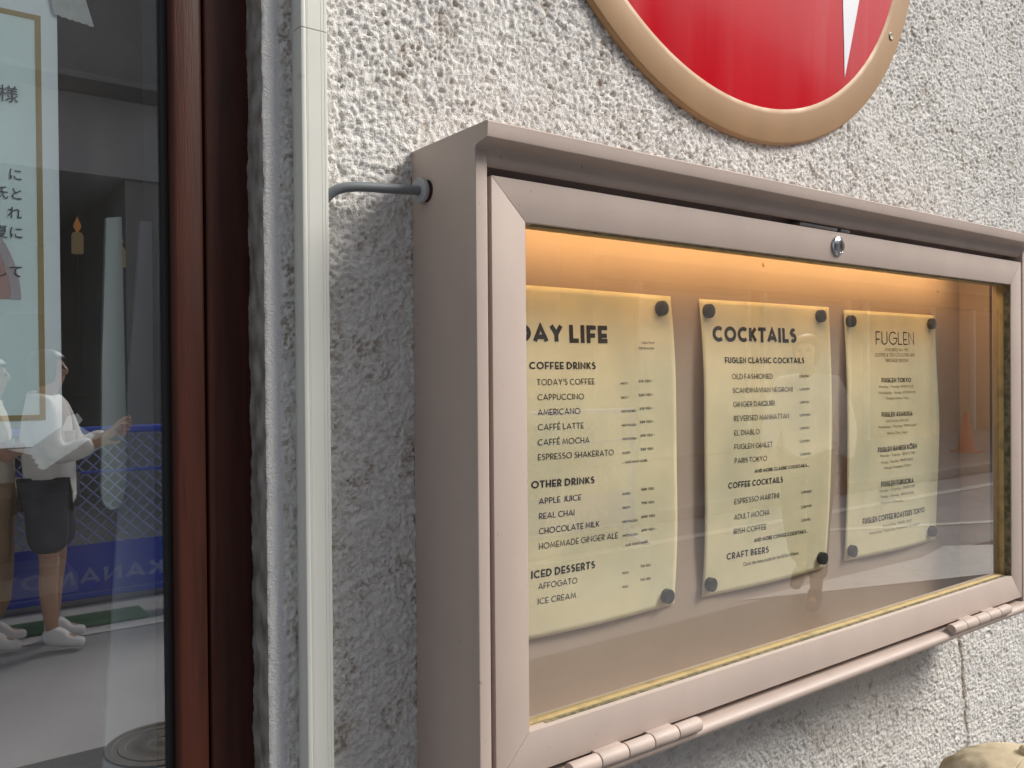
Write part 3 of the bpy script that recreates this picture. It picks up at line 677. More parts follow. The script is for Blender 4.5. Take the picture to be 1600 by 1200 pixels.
TEXT = [
(1,'AY LIFE',0.4409,0.5268,1.5287,1.5296,0.0157,'H'),
(1,'Open From',0.5692,0.5851,1.5297,1.5302,0.0022,'s'),
(1,'7:00 Everyday',0.5641,0.5847,1.5245,1.5250,0.0022,'s'),
(1,'COFFEE DRINKS',0.4355,0.5114,1.5063,1.5063,0.0063,'B'),
(1,"TODAY'S COFFEE",0.4433,0.5092,1.4928,1.4929,0.0052,'M'),
(1,'CAPPUCCINO',0.4436,0.4958,1.4802,1.4799,0.0052,'M'),
(1,'AMERICANO',0.4437,0.4906,1.4676,1.4674,0.0052,'M'),
(1,'CAFFÉ LATTE',0.4437,0.4939,1.4550,1.4546,0.0052,'M'),
(1,'CAFFÉ MOCHA',0.4434,0.5000,1.4423,1.4417,0.0052,'M'),
(1,'ESPRESSO SHAKERATO',0.4435,0.5288,1.4298,1.4291,0.0053,'M'),
(1,'(HOT)',0.5404,0.5496,1.4923,1.4924,0.0020,'C'),
(1,'410 YEN -',0.5628,0.5813,1.4940,1.4941,0.0024,'C'),
(1,'(HOT)',0.5401,0.5494,1.4794,1.4795,0.0020,'C'),
(1,'520 YEN -',0.5628,0.5821,1.4812,1.4814,0.0024,'C'),
(1,'(HOT/ICED)',0.5398,0.5587,1.4670,1.4670,0.0020,'C'),
(1,'410 YEN -',0.5631,0.5818,1.4686,1.4688,0.0024,'C'),
(1,'(HOT/ICED)',0.5398,0.5588,1.4544,1.4542,0.0020,'C'),
(1,'580 YEN -',0.5632,0.5826,1.4562,1.4564,0.0024,'C'),
(1,'(HOT/ICED)',0.5399,0.5587,1.4421,1.4418,0.0020,'C'),
(1,'690 YEN -',0.5637,0.5831,1.4437,1.4436,0.0024,'C'),
(1,'(ICED)',0.5399,0.5499,1.4293,1.4293,0.0020,'C'),
(1,'580 YEN',0.5639,0.5807,1.4310,1.4309,0.0024,'C'),
(1,'... AND MANY MORE',0.5398,0.5726,1.4206,1.4202,0.0024,'C'),
(1,'OTHER DRINKS',0.4362,0.5056,1.4066,1.4057,0.0063,'B'),
(1,'APPLE JUICE',0.4439,0.4905,1.3928,1.3922,0.0052,'M'),
(1,'REAL CHAI',0.4441,0.4829,1.3802,1.3797,0.0052,'M'),
(1,'CHOCOLATE MILK',0.4439,0.5125,1.3675,1.3664,0.0053,'M'),
(1,'HOMEMADE GINGER ALE',0.4438,0.5357,1.3547,1.3533,0.0054,'M'),
(1,'ICED DESSERTS',0.4358,0.5086,1.3310,1.3297,0.0067,'B'),
(1,'AFFOGATO',0.4436,0.4877,1.3210,1.3195,0.0053,'M'),
(1,'ICE CREAM',0.4435,0.4861,1.3082,1.3068,0.0053,'M'),
(1,'(ICED)',0.5398,0.5503,1.3921,1.3919,0.0020,'C'),
(1,'580 YEN',0.5643,0.5816,1.3938,1.3935,0.0024,'C'),
(1,'(HOT)',0.5404,0.5505,1.3794,1.3791,0.0021,'C'),
(1,'790 YEN',0.5645,0.5818,1.3812,1.3808,0.0024,'C'),
(1,'(HOT/ICED)',0.5406,0.5602,1.3666,1.3660,0.0021,'C'),
(1,'600 YEN',0.5647,0.5825,1.3684,1.3680,0.0024,'C'),
(1,'(HOT/ICED)',0.5413,0.5605,1.3538,1.3532,0.0021,'C'),
(1,'690 YEN -',0.5651,0.5846,1.3558,1.3555,0.0024,'C'),
(1,'... AND MANY MORE',0.5417,0.5734,1.3442,1.3446,0.0024,'C'),
(1,'(ICE)',0.5419,0.5496,1.3195,1.3192,0.0021,'C'),
(1,'710 YEN',0.5645,0.5778,1.3224,1.3219,0.0024,'C'),
(1,'(ICE)',0.5419,0.5492,1.3067,1.3064,0.0021,'C'),
(1,'530 YEN',0.5646,0.5783,1.3098,1.3092,0.0024,'C'),
(2,'COCKTAILS',0.6694,0.8075,1.5336,1.5347,0.0159,'H'),
(2,'FUGLEN CLASSIC COCKTAILS',0.6867,0.8194,1.5120,1.5123,0.0063,'B'),
(2,'OLD FASHIONED',0.6969,0.7641,1.4958,1.4958,0.0055,'M'),
(2,'SCANDINAVIAN NEGRONI',0.6971,0.7974,1.4817,1.4814,0.0053,'M'),
(2,'GINGER DAIQUIRI',0.6973,0.7650,1.4674,1.4672,0.0055,'M'),
(2,'REVERSED MANHATTAN',0.6976,0.7901,1.4530,1.4527,0.0056,'M'),
(2,'EL DIABLO',0.6976,0.7377,1.4384,1.4382,0.0055,'M'),
(2,'FUGLEN GIMLET',0.6976,0.7597,1.4242,1.4238,0.0055,'M'),
(2,'1,230YEN',0.8097,0.8272,1.4969,1.4971,0.0026,'C'),
(2,'1,230YEN',0.8097,0.8284,1.4826,1.4828,0.0026,'C'),
(2,'1,180YEN',0.8099,0.8279,1.4683,1.4684,0.0026,'C'),
(2,'1,070YEN',0.8098,0.8298,1.4540,1.4541,0.0026,'C'),
(2,'1,130YEN',0.8101,0.8281,1.4397,1.4398,0.0026,'C'),
(2,'1,230YEN',0.8099,0.8286,1.4254,1.4254,0.0026,'C'),
(2,'PARIS TOKYO',0.6980,0.7496,1.4100,1.4096,0.0055,'M'),
(2,'1,230YEN',0.8101,0.8301,1.4109,1.4110,0.0026,'C'),
(2,'AND MORE CLASSIC COCKTAILS...',0.7297,0.8272,1.3981,1.3978,0.0037,'B'),
(2,'COFFEE COCKTAILS',0.6885,0.7786,1.3849,1.3843,0.0064,'B'),
(2,'ESPRESSO MARTINI',0.6987,0.7722,1.3680,1.3682,0.0059,'M'),
(2,'1,290YEN',0.8111,0.8310,1.3692,1.3690,0.0027,'C'),
(2,'ADULT MOCHA',0.6988,0.7569,1.3520,1.3516,0.0059,'M'),
(2,'1,200YEN',0.8112,0.8307,1.3531,1.3530,0.0027,'C'),
(2,'IRISH COFFEE',0.6987,0.7524,1.3373,1.3366,0.0059,'M'),
(2,'1,130YEN',0.8119,0.8287,1.3383,1.3380,0.0027,'C'),
(2,'AND MORE COFFEE COCKTAILS...',0.7322,0.8246,1.3250,1.3250,0.0041,'B'),
(2,'CRAFT BEERS',0.6881,0.7565,1.3125,1.3113,0.0068,'B'),
(2,'Check the menu inside for the full list of beers.',0.7148,0.8087,1.3024,1.3028,0.0041,'s'),
(3,'FUGLEN',0.9696,1.0555,1.5354,1.5362,0.0163,'L'),
(3,'(THE BIRD) Est 1963',0.9881,1.0401,1.5277,1.5283,0.0038,'g'),
(3,'COFFEE & TEA COCKTAIL BAR',0.9674,1.0560,1.5209,1.5217,0.0044,'g'),
(3,'VINTAGE DESIGN',0.9884,1.0395,1.5143,1.5145,0.0044,'g'),
(3,'FUGLEN TOKYO',0.9788,1.0456,1.4893,1.4892,0.0058,'B'),
(3,'Monday - Tuesday  07:00-22:00',0.9732,1.0517,1.4830,1.4826,0.0032,'t'),
(3,'Wednesday - Sunday  07:00-01:00',0.9707,1.0562,1.4755,1.4751,0.0032,'t'),
(3,'Tomigaya Shibuya, Tokyo',0.9864,1.0416,1.4685,1.4683,0.0032,'t'),
(3,'FUGLEN ASAKUSA',0.9756,1.0499,1.4474,1.4466,0.0061,'B'),
(3,'Open Every Day  07:00-22:00',0.9847,1.0406,1.4411,1.4401,0.0032,'t'),
(3,'Wednesday - Thursday  07:00-23:00',0.9670,1.0581,1.4341,1.4333,0.0032,'t'),
(3,'Asakusa Taito, Tokyo',0.9878,1.0376,1.4261,1.4255,0.0032,'t'),
(3,'FUGLEN HANEGI KŌEN',0.9666,1.0598,1.4047,1.4048,0.0064,'B'),
(3,'Monday - Tuesday  08:00-17:00',0.9720,1.0546,1.3990,1.3984,0.0032,'t'),
(3,'Friday - Sunday  08:00-20:00',0.9753,1.0504,1.3906,1.3908,0.0032,'t'),
(3,'Hanegi Setagaya, Tokyo',0.9819,1.0454,1.3838,1.3837,0.0032,'t'),
(3,'FUGLEN FUKUOKA',0.9759,1.0503,1.3623,1.3617,0.0067,'B'),
(3,'Monday - Thursday  08:00-21:00',0.9734,1.0528,1.3561,1.3566,0.0032,'t'),
(3,'Friday - Sunday  08:00-22:00',0.9763,1.0502,1.3489,1.3483,0.0033,'t'),
(3,'Hakata Fukuoka',0.9765,1.0249,1.3417,1.3406,0.0032,'t'),
(3,'FUGLEN COFFEE ROASTERS TOKYO',0.9382,1.0786,1.3207,1.3215,0.0072,'B'),
(3,'Every Day  09:00-18:00',0.9812,1.0451,1.3131,1.3135,0.0033,'t'),
(3,'Noborito Tama-ku, Kawasaki Kanagawa',0.9523,1.0666,1.3068,1.3073,0.0034,'t'),
]
def print_sheet(k):
    o, o0 = sheets[k]; O = Vector(o0); bm = bmesh.new(); fine = []; grey = []
    for kk, s, xl, xr, zl, zr, h, st in TEXT:
        if kk != k: continue
        if s == 'AY LIFE':      # the first letter is partly hidden by the door frame
            s = 'DAY LIFE'; q, wf = layout('DAY LIFE', st); q2, wp = layout('AY LIFE', st); xl = xr-(xr-xl)*wf/wp
        def pos(u, v, si=0):
            x = xl+(xr-xl)*u; z = zl+(zr-zl)*u+v*h
            return Vector((x, surf(k, x, z)-.00028-.00002*si, z))-O
        if st in WT: stroke_text(bm, s, st, pos)
        else:
            def pl(u, v, a, b): return pos((u-a)/(b-a), v/.70)
            (fine if st == 's' else grey).append(text_mesh(s, 1, None, None, 'x', pl))
    for me in fine: bm.from_mesh(me); bpy.data.meshes.remove(me)
    me = bpy.data.meshes.new('printed_text'); bm.to_mesh(me); bm.free(); obj('printed_text', me, M_ink, o)
    if grey: join_meshes('fine_print', grey, M_ink2, o)
for k in SH: print_sheet(k)

# ------------------------------------------------------------------ round magnets
b = MB(); b.lathe([(.0001, 0), (.0066, 0), (.0070, .0004), (.0070, .0052), (.0066, .0058), (.0058, .0061), (.0001, .0059)], 36, 'y', caps=False)
mg0 = b.build('magnet', M_magnet, None, 35)
MAG = [(.5951, 1.5636, 'upper magnet on the right edge of the coffee drinks sheet'), (.6002, 1.2902, 'lower magnet on the right edge of the coffee drinks sheet'),
       (.6625, 1.5639, 'magnet at the upper left corner of the cocktails sheet'), (.8523, 1.5656, 'magnet at the upper right corner of the cocktails sheet'),
       (.6627, 1.2917, 'magnet at the lower left corner of the cocktails sheet'), (.8523, 1.2925, 'magnet at the lower right corner of the cocktails sheet'),
       (.9135, 1.5618, 'magnet at the upper left corner of the shop address sheet'), (1.0991, 1.5645, 'magnet at the upper right corner of the shop address sheet'),
       (.9138, 1.2925, 'magnet at the lower left corner of the shop address sheet'), (1.0968, 1.2948, 'magnet at the lower right corner of the shop address sheet')]
for i, (x, z, l) in enumerate(MAG):
    o = mg0 if i == 0 else mg0.copy()
    if i: COL.objects.link(o)
    kk = 1 if i < 2 else (2 if i < 6 else 3)
    o.location = (x, surf(kk, x, z)-.0002, z); o.rotation_euler = (random.uniform(-.06, .06), random.uniform(0, 6.28), random.uniform(-.06, .06)); tag(o, 'round black '+l, 'magnet', 'round black magnets')

# ------------------------------------------------------------------ the round sign
sg = tag(empty('wall_sign', (.7600, 0, 2.0960)), 'big round red sign with a bronze rim and a white pointed emblem above the case', 'sign')
b = MB(); R0, R1 = .3435, .3055
b.lathe([(R0-.002, .0), (R0, .001), (R0-.0002, .0052), (R0-.0012, .0068), (R0-.0026, .0074), (R1+.006, .0088), (R1+.002, .0088), (R1-.001, .0070)], 128, 'y', caps=False); b.build('rim', M_sign_rim, sg, 60)
b = MB(); b.lathe([(R1+.0003, .0074)]+[(R1*math.sqrt(1-i/26), .0074+.008*(i/26)) for i in range(1, 26)]+[(.004, .0154), (.0002, .0155)], 128, 'y', caps=False); b.build('disc', M_red, sg, 80)
def dome(x, z): return -(.0074+.008*(1-(x*x+z*z)/R1**2))
bm = bmesh.new(); rows = []
for i in range(31):
    t = i/30; z = -.2408+t*.31; xc = .1716+.030*t; hw = .0001+.058*t
    rows.append([(xc-hw*1.0, z), (xc, z), (xc+hw*1.0, z)])
vsx = [[bm.verts.new((x, dome(x, z)-.0006, z)) for x, z in r] for r in rows]; vsb = [[bm.verts.new((x, dome(x, z)+.0006, z)) for x, z in r] for r in rows]
for i in range(30):
    for j in range(2):
        bm.faces.new((vsx[i][j], vsx[i][j+1], vsx[i+1][j+1], vsx[i+1][j])); bm.faces.new((vsb[i][j], vsb[i+1][j], vsb[i+1][j+1], vsb[i][j+1]))
    bm.faces.new((vsx[i][0], vsx[i+1][0], vsb[i+1][0], vsb[i][0])); bm.faces.new((vsx[i][2], vsb[i][2], vsb[i+1][2], vsx[i+1][2]))
me = bpy.data.meshes.new('emblem'); bm.to_mesh(me); bm.free(); obj('emblem', me, M_white, sg)
b = MB(); b.lathe([(.0052, .0080), (.0052, .0091), (.0040, .0099), (.0006, .0095)], 20, 'y')
sc_ = b.build('screw', mat('dull steel screw', (.22, .19, .16), rough=.45, metal=.8), sg)
for i, a in enumerate((-31.5, 88.5, 208.5)):
    o = sc_ if i == 0 else sc_.copy()
    if i: COL.objects.link(o); o.parent = sg
    r_ = .3225; o.location = (r_*math.cos(math.radians(a)), .0004, r_*math.sin(math.radians(a)))

# ------------------------------------------------------------------ the street in front (seen in the panes)
M_asph = mat('street asphalt', (.40, .40, .41), rough=.85, var=.12, vscale=1.2, bump=.003, bscale=120, col2=(.33, .33, .34), c2scale=.5)
M_asph2 = mat('newer asphalt', (.12, .122, .128), rough=.85, var=.15, vscale=2, bump=.003, bscale=120)
M_line = mat('white road paint', (.72, .72, .70), rough=.7, var=.08, vscale=8, col2=(.42, .42, .41), c2scale=14, c2lo=.60, c2hi=.72)
b = MB(); b.box(-150, 150, -150, 30, -.3, 0); struct(b.build('ground', M_asph))
b = MB(); b.box(-12, 40, -3.12, .0, .0, .004); struct(b.build('pavement', M_asph2))
def line(name, x0, x1, y0, y1, tilt=0, m_=None, z=.008):
    b = MB(); b.box(0, x1-x0, y0, y1, -.004, .0); o = b.build(name, m_ or M_line); o.location = (x0, 0, z); o.rotation_euler = (0, 0, tilt); return struct(o)
line('road_marking', -12, 40, -4.98, -4.84); b = MB(); b.prism([(6.9, -4.56), (11.0, -2.70), (11.0, -2.57), (6.9, -4.43)], 'z', .001, .0085); struct(b.build('road_marking', M_line))
b = MB(); b.prism([(4.6, -3.18), (6.7, -2.49), (10.5, -1.75), (10.5, -2.35), (7.8, -2.98), (7.37, -3.24), (6.76, -3.12)], 'z', .001, .0095); struct(b.build('road_marking', M_line))
b = MB(); b.box(-12, 40, -5.75, -5.60, 0, .13, .02); struct(b.build('kerb', mat('kerb stone', (.36, .36, .35), rough=.85, var=.1, bump=.003)))
b = MB(); b.box(-12, 40, -9.3, -5.75, 0, .125); struct(b.build('footpath', mat('paved footpath', (.28, .28, .27), rough=.85, var=.12, bump=.003)))
mh = tag(empty('manhole_cover', (.93, -3.0, .004)), 'round iron manhole cover with ring pattern set in the road', 'manhole cover')
b = MB(); b.lathe([(.225, 0), (.225, .006), (.20, .007), (.196, .003), (.18, .003), (.176, .007), (.15, .007), (.146, .003), (.105, .003), (.10, .007), (.06, .007), (.056, .003), (.02, .003), (.015, .007), (.001, .007)], 40, 'z', caps=False)
b.build('lid', mat('cast iron', (.10, .085, .07), rough=.65, metal=.4, var=.3, vscale=15), mh)

# blue barrier fence
M_blue = mat('blue painted steel', (.016, .06, .55), rough=.4, var=.1)
M_lav = mat('lavender wire', (.22, .27, .55), rough=.5)
M_bann = mat('blue banner sheet', (.010, .04, .50), rough=.45, var=.06, vscale=2)
def make_barrier():
    f = empty('barrier_fence')
    b = MB(); W_ = 1.76
    for x in (0, W_): b.tube([(x, 0, .10), (x, 0, 1.2)], .021, 10)
    b.tube([(0, 0, 1.185), (W_, 0, 1.185)], .024, 10); b.tube([(0, 0, .14), (W_, 0, .14)], .018, 10); b.tube([(0, 0, .92), (W_, 0, .92)], .010, 8)
    b.build('frame', M_blue, f)
    b = MB(); st = .085
    n = int((W_+1.05)/st)
    for sgn in (1, -1):
        for i in range(n):
            xs = -1.0+i*st; p = []
            for zz in (.14, 1.18):
                x = xs+(zz-.14) if sgn > 0 else W_-(xs+(zz-.14)); p.append((x, zz))
            (xa, za), (xb, zb) = p
            def clipx(xa, za, xb, zb):
                t0, t1 = 0, 1; d = xb-xa
                ta, tb = sorted(((0-xa)/d, (W_-xa)/d)); t0, t1 = max(0, ta), min(1, tb)
                return None if t0 >= t1 else ((xa+d*t0, za+(zb-za)*t0), (xa+d*t1, za+(zb-za)*t1))
            c = clipx(xa, za, xb, zb)
            if c:
                (xa, za), (xb, zb) = c
                if abs(xb-xa) > .02: b.tube([(xa, .002*sgn, za), (xb, .002*sgn, zb)], .0055, 5)
    b.build('wire_mesh', M_lav, f)
    b = MB(); b.box(.01, W_-.01, .026, .030, .17, .47); bn = b.build('banner', M_bann, f)
    for x in (.12, W_-.12):
        b = MB(); b.prism([(-.30, 0), (.30, 0), (.30, .03), (.04, .09), (.03, .2), (-.03, .2), (-.04, .09), (-.30, .03)], 'x', x-.03, x+.03, .004); b.build('foot', M_blue, f)
    return f, bn
bar0, bn0 = make_barrier()
bmb = bmesh.new()
stroke_text(bmb, 'KANAMOTO', 'B', lambda u, v, si: Vector((1.42-u*1.10, .0312+.0003*si, .225+v*.095)))
me = bpy.data.meshes.new('lettering'); bmb.to_mesh(me); bmb.free(); obj('lettering', me, mat('faded print', (.20, .25, .58), rough=.6), bn0)
bar0.location = (.08, -5.25, 0)
BL = ['blue wire mesh street barrier across the road, straight opposite the shop window', 'blue wire mesh street barrier one place left of the window reflection, by the garage', 'blue wire mesh street barrier one place right of the pair of pedestrians', 'blue wire mesh street barrier last of the row, nearest the traffic cone']
for i, dx in enumerate((0, -1.86, 1.86, 3.72)):
    o = bar0 if i == 0 else copy_tree(bar0)
    o.location = (.08+dx, -5.25+.02*i, 0); tag(o, BL[i], 'barrier', 'blue mesh barriers across the street')
b = MB(); b.box(-.4, 1.15, -.12, .12, 0, .03, .008); o = b.build('ground_mat', mat('green artificial turf', (.10, .22, .12), rough=.95, bump=.004)); o.location = (.2, -5.12, .005); tag(o, 'green strip of matting at the foot of the barrier', 'mat')

# traffic cone
cn = tag(empty('traffic_cone', (15.2, -6.75, .125)), 'orange traffic cone standing on the far footpath', 'traffic cone')
M_or = mat('orange plastic', (.75, .10, .02), rough=.45)
b = MB(); b.lathe([(.145, .03), (.14, .05), (.033, .70), (.028, .71), (.001, .712)], 28, 'z', caps=False); b.build('cone_body', M_or, cn)
b = MB(); b.box(-.19, .19, -.19, .19, 0, .032, .008); b.build('base', M_or, cn)

# buildings opposite
M_grey = mat('weathered grey render', (.25, .245, .24), rough=.9, var=.12, vscale=.8, bump=.004, bscale=25)
M_beam = mat('pale grey concrete', (.40, .40, .41), rough=.85, var=.10, vscale=1.2, stretch=(1, 1, .3))
bd = tag(empty('concrete_building', (0, -9.6, 0)), 'grey concrete building with a dark garage opening across the street', 'building')
b = MB(); b.box(-9, 8.4, -6, -.25, 4.7, 6.4); b.box(-9, 8.4, -6.2, -5.8, 0, 4.7); b.box(-9, -2.4, -6, 0, 0, 3.75); b.box(2.25, 8.4, -5.8, 0, 0, 3.75); b.build('wall', M_grey, bd)
b = MB(); b.box(-9, 8.4, -5.8, .05, 3.755, 4.62, .01); b.build('beam', M_beam, bd)
b = MB(); b.box(-9, 8.4, -5.8, .55, 4.625, 4.695, .01); b.build('ledge', M_grey, bd)
b = MB(); b.box(-2.35, 2.2, -5.75, -5.6, .13, 2.6); b.build('back_shutter', mat('teal shutter', (.03, .07, .07), rough=.6, bump=.01, bscale=4), bd)
for x in (2.9, 4.6, 6.3):
    b = MB(); b.box(x, x+1.3, .004, .05, .95, 2.5, .01); w_ = b.build('window', mat('aluminium frame', (.45, .45, .45), rough=.4, metal=.4), bd)
    b = MB(); b.box(x+.06, x+1.24, .051, .056, 1.01, 2.44); b.build('glass', mat('dark window glass', (.03, .035, .04), rough=.06), w_)
tb = tag(empty('tan_building', (8.9, -9.4, 0)), 'tan building with orange brown shutters behind the traffic cone', 'building')
b = MB(); b.box(0, 26, -6, 0, 0, 6.8); b.build('wall', mat('tan render', (.42, .30, .21), rough=.85, var=.08, vscale=.7, bump=.004), tb)
b = MB(); b.box(0, 26, .004, .25, 3.0, 3.35, .01); b.build('canopy', mat('brown canopy', (.13, .075, .045), rough=.7), tb)
for i, x in enumerate((1.0, 4.2, 7.6, 12.2, 16.5)):
    b = MB(); b.box(x, x+2.6, .004, .05, .15, 2.9, .01); s_ = b.build('shutter', mat('orange brown shutter', (.36, .15, .05), rough=.5, var=.05) if i in (2, 3) else mat('pale shutter', (.55, .50, .44), rough=.5, var=.05), tb)
    for xa in (x-.12, x+2.605):
        b = MB(); b.box(xa, xa+.115, .004, .10, .13, 3.0, .008); b.build('shutter_post', mat('pale frame', (.60, .57, .52), rough=.5), s_)

# ------------------------------------------------------------------ people
M_skin = mat('skin', (.46, .27, .19), rough=.5, var=.05)
M_eye = mat('dark eyes', (.02, .015, .012), rough=.2); M_lip = mat('lips', (.36, .14, .12), rough=.45); M_hair = mat('dark hair', (.014, .011, .010), rough=.45, var=.3, vscale=90)
def skin_obj(name, verts, edges, m_, parent, sub=2, root=0):
    me = bpy.data.meshes.new(name); me.from_pydata([v[:3] for v in verts], edges, [])
    o = bpy.data.objects.new(name, me); COL.objects.link(o)
    md = o.modifiers.new('skin', 'SKIN'); md.use_smooth_shade = True
    for i, v in enumerate(verts):
        sv = me.skin_vertices[0].data[i]; sv.radius = (v[3], v[4] if len(v) > 4 else v[3]); sv.use_root = (i == root)
    ss = o.modifiers.new('sub', 'SUBSURF'); ss.levels = sub; ss.render_levels = sub
    dg = bpy.context.evaluated_depsgraph_get(); out = bpy.data.meshes.new_from_object(o.evaluated_get(dg))
    bpy.data.objects.remove(o); bpy.data.meshes.remove(me)
    out.name = name
    r = obj(name, out, m_, parent); shade(out, 180); return r
def V(*a): return Vector(a)
def person(label, loc, rz, pose, clothes, h=1.68):
    """local frame: faces +Y, feet at z = 0; pose overrides joints"""
    r = tag(empty('person', loc, rz), label, 'person')
    s = h/1.70
    J = dict(pelvis=V(0, 0, .93), waist=V(0, .005, 1.07), chest=V(0, .0, 1.27), neckb=V(0, -.015, 1.42), neck=V(0, -.005, 1.475), jaw=V(0, .022, 1.535), head=V(0, .005, 1.605), crown=V(0, -.005, 1.665), nose=V(0, .108, 1.578))
    for sd, n in ((1, 'l'), (-1, 'r')):
        J['sh'+n] = V(.165*sd, -.01, 1.385); J['el'+n] = V(.215*sd, -.03, 1.10); J['wr'+n] = V(.225*sd, .04, .86); J['hd'+n] = V(.222*sd, .065, .78)
        J['hip'+n] = V(.092*sd, 0, .89); J['kn'+n] = V(.10*sd, .015, .49); J['an'+n] = V(.10*sd, -.01, .085); J['toe'+n] = V(.115*sd, .13, .03)
    J.update(pose)
    J = {k: v*s for k, v in J.items()}
    Vv, E, ix = [], [], {}
    def add(k, p, rx, ry=None, to=None):
        ix[k] = len(Vv); Vv.append((*p, rx*s, (ry or rx)*s))
        if to is not None: E.append((ix[to], ix[k]))
    add('pelvis', J['pelvis'], .125, .095); add('waist', J['waist'], .115, .088, 'pelvis'); add('chest', J['chest'], .135, .10, 'waist'); add('neckb', J['neckb'], .062, .058, 'chest'); add('neck', J['neck'], .050, .052, 'neckb')
    add('jaw', J['jaw'], .062, .072, 'neck'); add('head', J['head'], .075, .092, 'jaw'); add('crown', J['crown'], .060, .072, 'head'); add('nose', J['nose'], .013, .016, 'head')
    for n, sd in (('l', 1), ('r', -1)):
        add('sh'+n, J['sh'+n], .056, None, 'chest'); add('el'+n, J['el'+n], .040, None, 'sh'+n); add('wr'+n, J['wr'+n], .026, None, 'el'+n); add('hd'+n, J['hd'+n], .036, .018, 'wr'+n)
        d = (J['hd'+n]-J['wr'+n]).normalized(); upv = J.get('palm'+n, V(0, 1, 0)); side = d.cross(upv)
        side = side.normalized() if side.length > 1e-3 else V(1, 0, 0); nrm = side.cross(d).normalized()
        for fi, (off, ln) in enumerate(((-.027, .070), (-.009, .082), (.009, .078), (.027, .062))):
            p0 = J['hd'+n]+side*off*s+d*.030*s; p1 = p0+(d*.6*ln+nrm*.010)*s; p2 = p1+(d*.40*ln+nrm*.026)*s
            add('f%da'%fi+n, p0, .0105, None, 'hd'+n); add('f%db'%fi+n, p1, .009, None, 'f%da'%fi+n); add('f%dc'%fi+n, p2, .0075, None, 'f%db'%fi+n)
        t0 = J['wr'+n]+d*.035*s-side*.034*s+nrm*.01*s; t1 = t0+(d*.035-side*.022+nrm*.015)*s; t2 = t1+(d*.030-side*.004+nrm*.01)*s
        add('t0'+n, t0, .013, None, 'wr'+n); add('t1'+n, t1, .010, None, 't0'+n); add('t2'+n, t2, .008, None, 't1'+n)
        add('hip'+n, J['hip'+n], .082, .088, 'pelvis'); add('kn'+n, J['kn'+n], .056, None, 'hip'+n)
        md_ = (J['kn'+n]*.62+J['an'+n]*.38); add('calf'+n, md_-V(0, .012, 0), .054, None, 'kn'+n); add('an'+n, J['an'+n], .036, None, 'calf'+n); add('toe'+n, J['toe'+n], .036, .026, 'an'+n)
    bo = skin_obj('body', Vv, E, [M_skin, M_eye, M_lip], r)
    hd = J['head']; fwd = (J['nose']-hd); fwd.z = 0; fwd.normalize(); sdv = fwd.cross(V(0, 0, 1)); mi = []
    eyes = [hd+fwd*.085*s+sdv*e*.031*s+V(0, 0, .004)*s for e in (1, -1)]; mouth = hd+fwd*.085*s-V(0, 0, .070)*s
    for p in bo.data.polygons:
        c = p.center; k = 0
        if any((c-e).length < .016*s for e in eyes): k = 1
        elif abs((c-mouth).z) < .009*s and (c-mouth).length < .028*s: k = 2
        mi.append(k)
    bo.data.polygons.foreach_set('material_index', mi)
    # hair: a shell a little larger than the skull, open over the face
    b = bmesh.new(); bmesh.ops.create_uvsphere(b, u_segments=28, v_segments=18, radius=1)
    c0 = hd+V(0, 0, .022)*s-fwd*.012*s
    for v in b.verts: v.co = c0+V(v.co.x*.090, v.co.y*.106, v.co.z*(.088 if v.co.z > 0 else .150))*s+V(0, 0, 0)
    kill = [f for f in b.faces if (f.calc_center_median()-c0).dot(fwd) > .060*s and f.calc_center_median().z < c0.z+.035*s]
    bmesh.ops.delete(b, geom=kill, context='FACES'); me = bpy.data.meshes.new('hair'); b.to_mesh(me); b.free()
    ho = obj('hair', me, M_hair, r, 60); so = ho.modifiers.new('t', 'SOLIDIFY'); so.thickness = .01*s
    # clothes grown round the same joints
    def grow(name, keys, edges_, m_, extra=None):
        vv = []; im = {}
        for k, rx, ry in keys:
            p = J[k] if isinstance(k, str) and k in J else extra[k]*s
            im[k] = len(vv); vv.append((*p, rx*s, ry*s))
        return skin_obj(name, vv, [(im[a], im[c]) for a, c in edges_], m_, r)
    top, bot, shoe = clothes['top'], clothes['bottom'], clothes['shoe']; sl = clothes.get('sleeve', 'wr'); loose = clothes.get('loose', 1.0)
    ex = {}
    for n in 'lr': ex['sl'+n] = (J['el'+n]*(.15 if sl == 'wr' else .75)+(J['wr'+n]*.85 if sl == 'wr' else J['sh'+n]*.25))/s
    ex['hem'] = (J['pelvis']*1.0-V(0, 0, clothes.get('hem', .02))*s)/s; ex['col'] = (J['neckb']+V(0, 0, -.005)*s)/s
    keys = [('waist', .150*loose, .118*loose), ('hem', .160*loose, .128*loose), ('chest', .158, .120), ('col', .068, .064)]; ed = [('waist', 'hem'), ('waist', 'chest'), ('chest', 'col')]
    for n in 'lr':
        keys += [('sh'+n, .072*loose, .072*loose)]; ed += [('chest', 'sh'+n)]
        if sl == 'wr': keys += [('el'+n, .060*loose, .060*loose), ('sl'+n, .046*loose, .046*loose)]; ed += [('sh'+n, 'el'+n), ('el'+n, 'sl'+n)]
        else: keys += [('sl'+n, .064*loose, .064*loose)]; ed += [('sh'+n, 'sl'+n)]
    grow('shirt', keys, ed, top, ex)
    ln = clothes.get('leg', 'an'); wide = clothes.get('wide', 1.0)
    keys = [('pelvis', .138, .108)]; ed = []
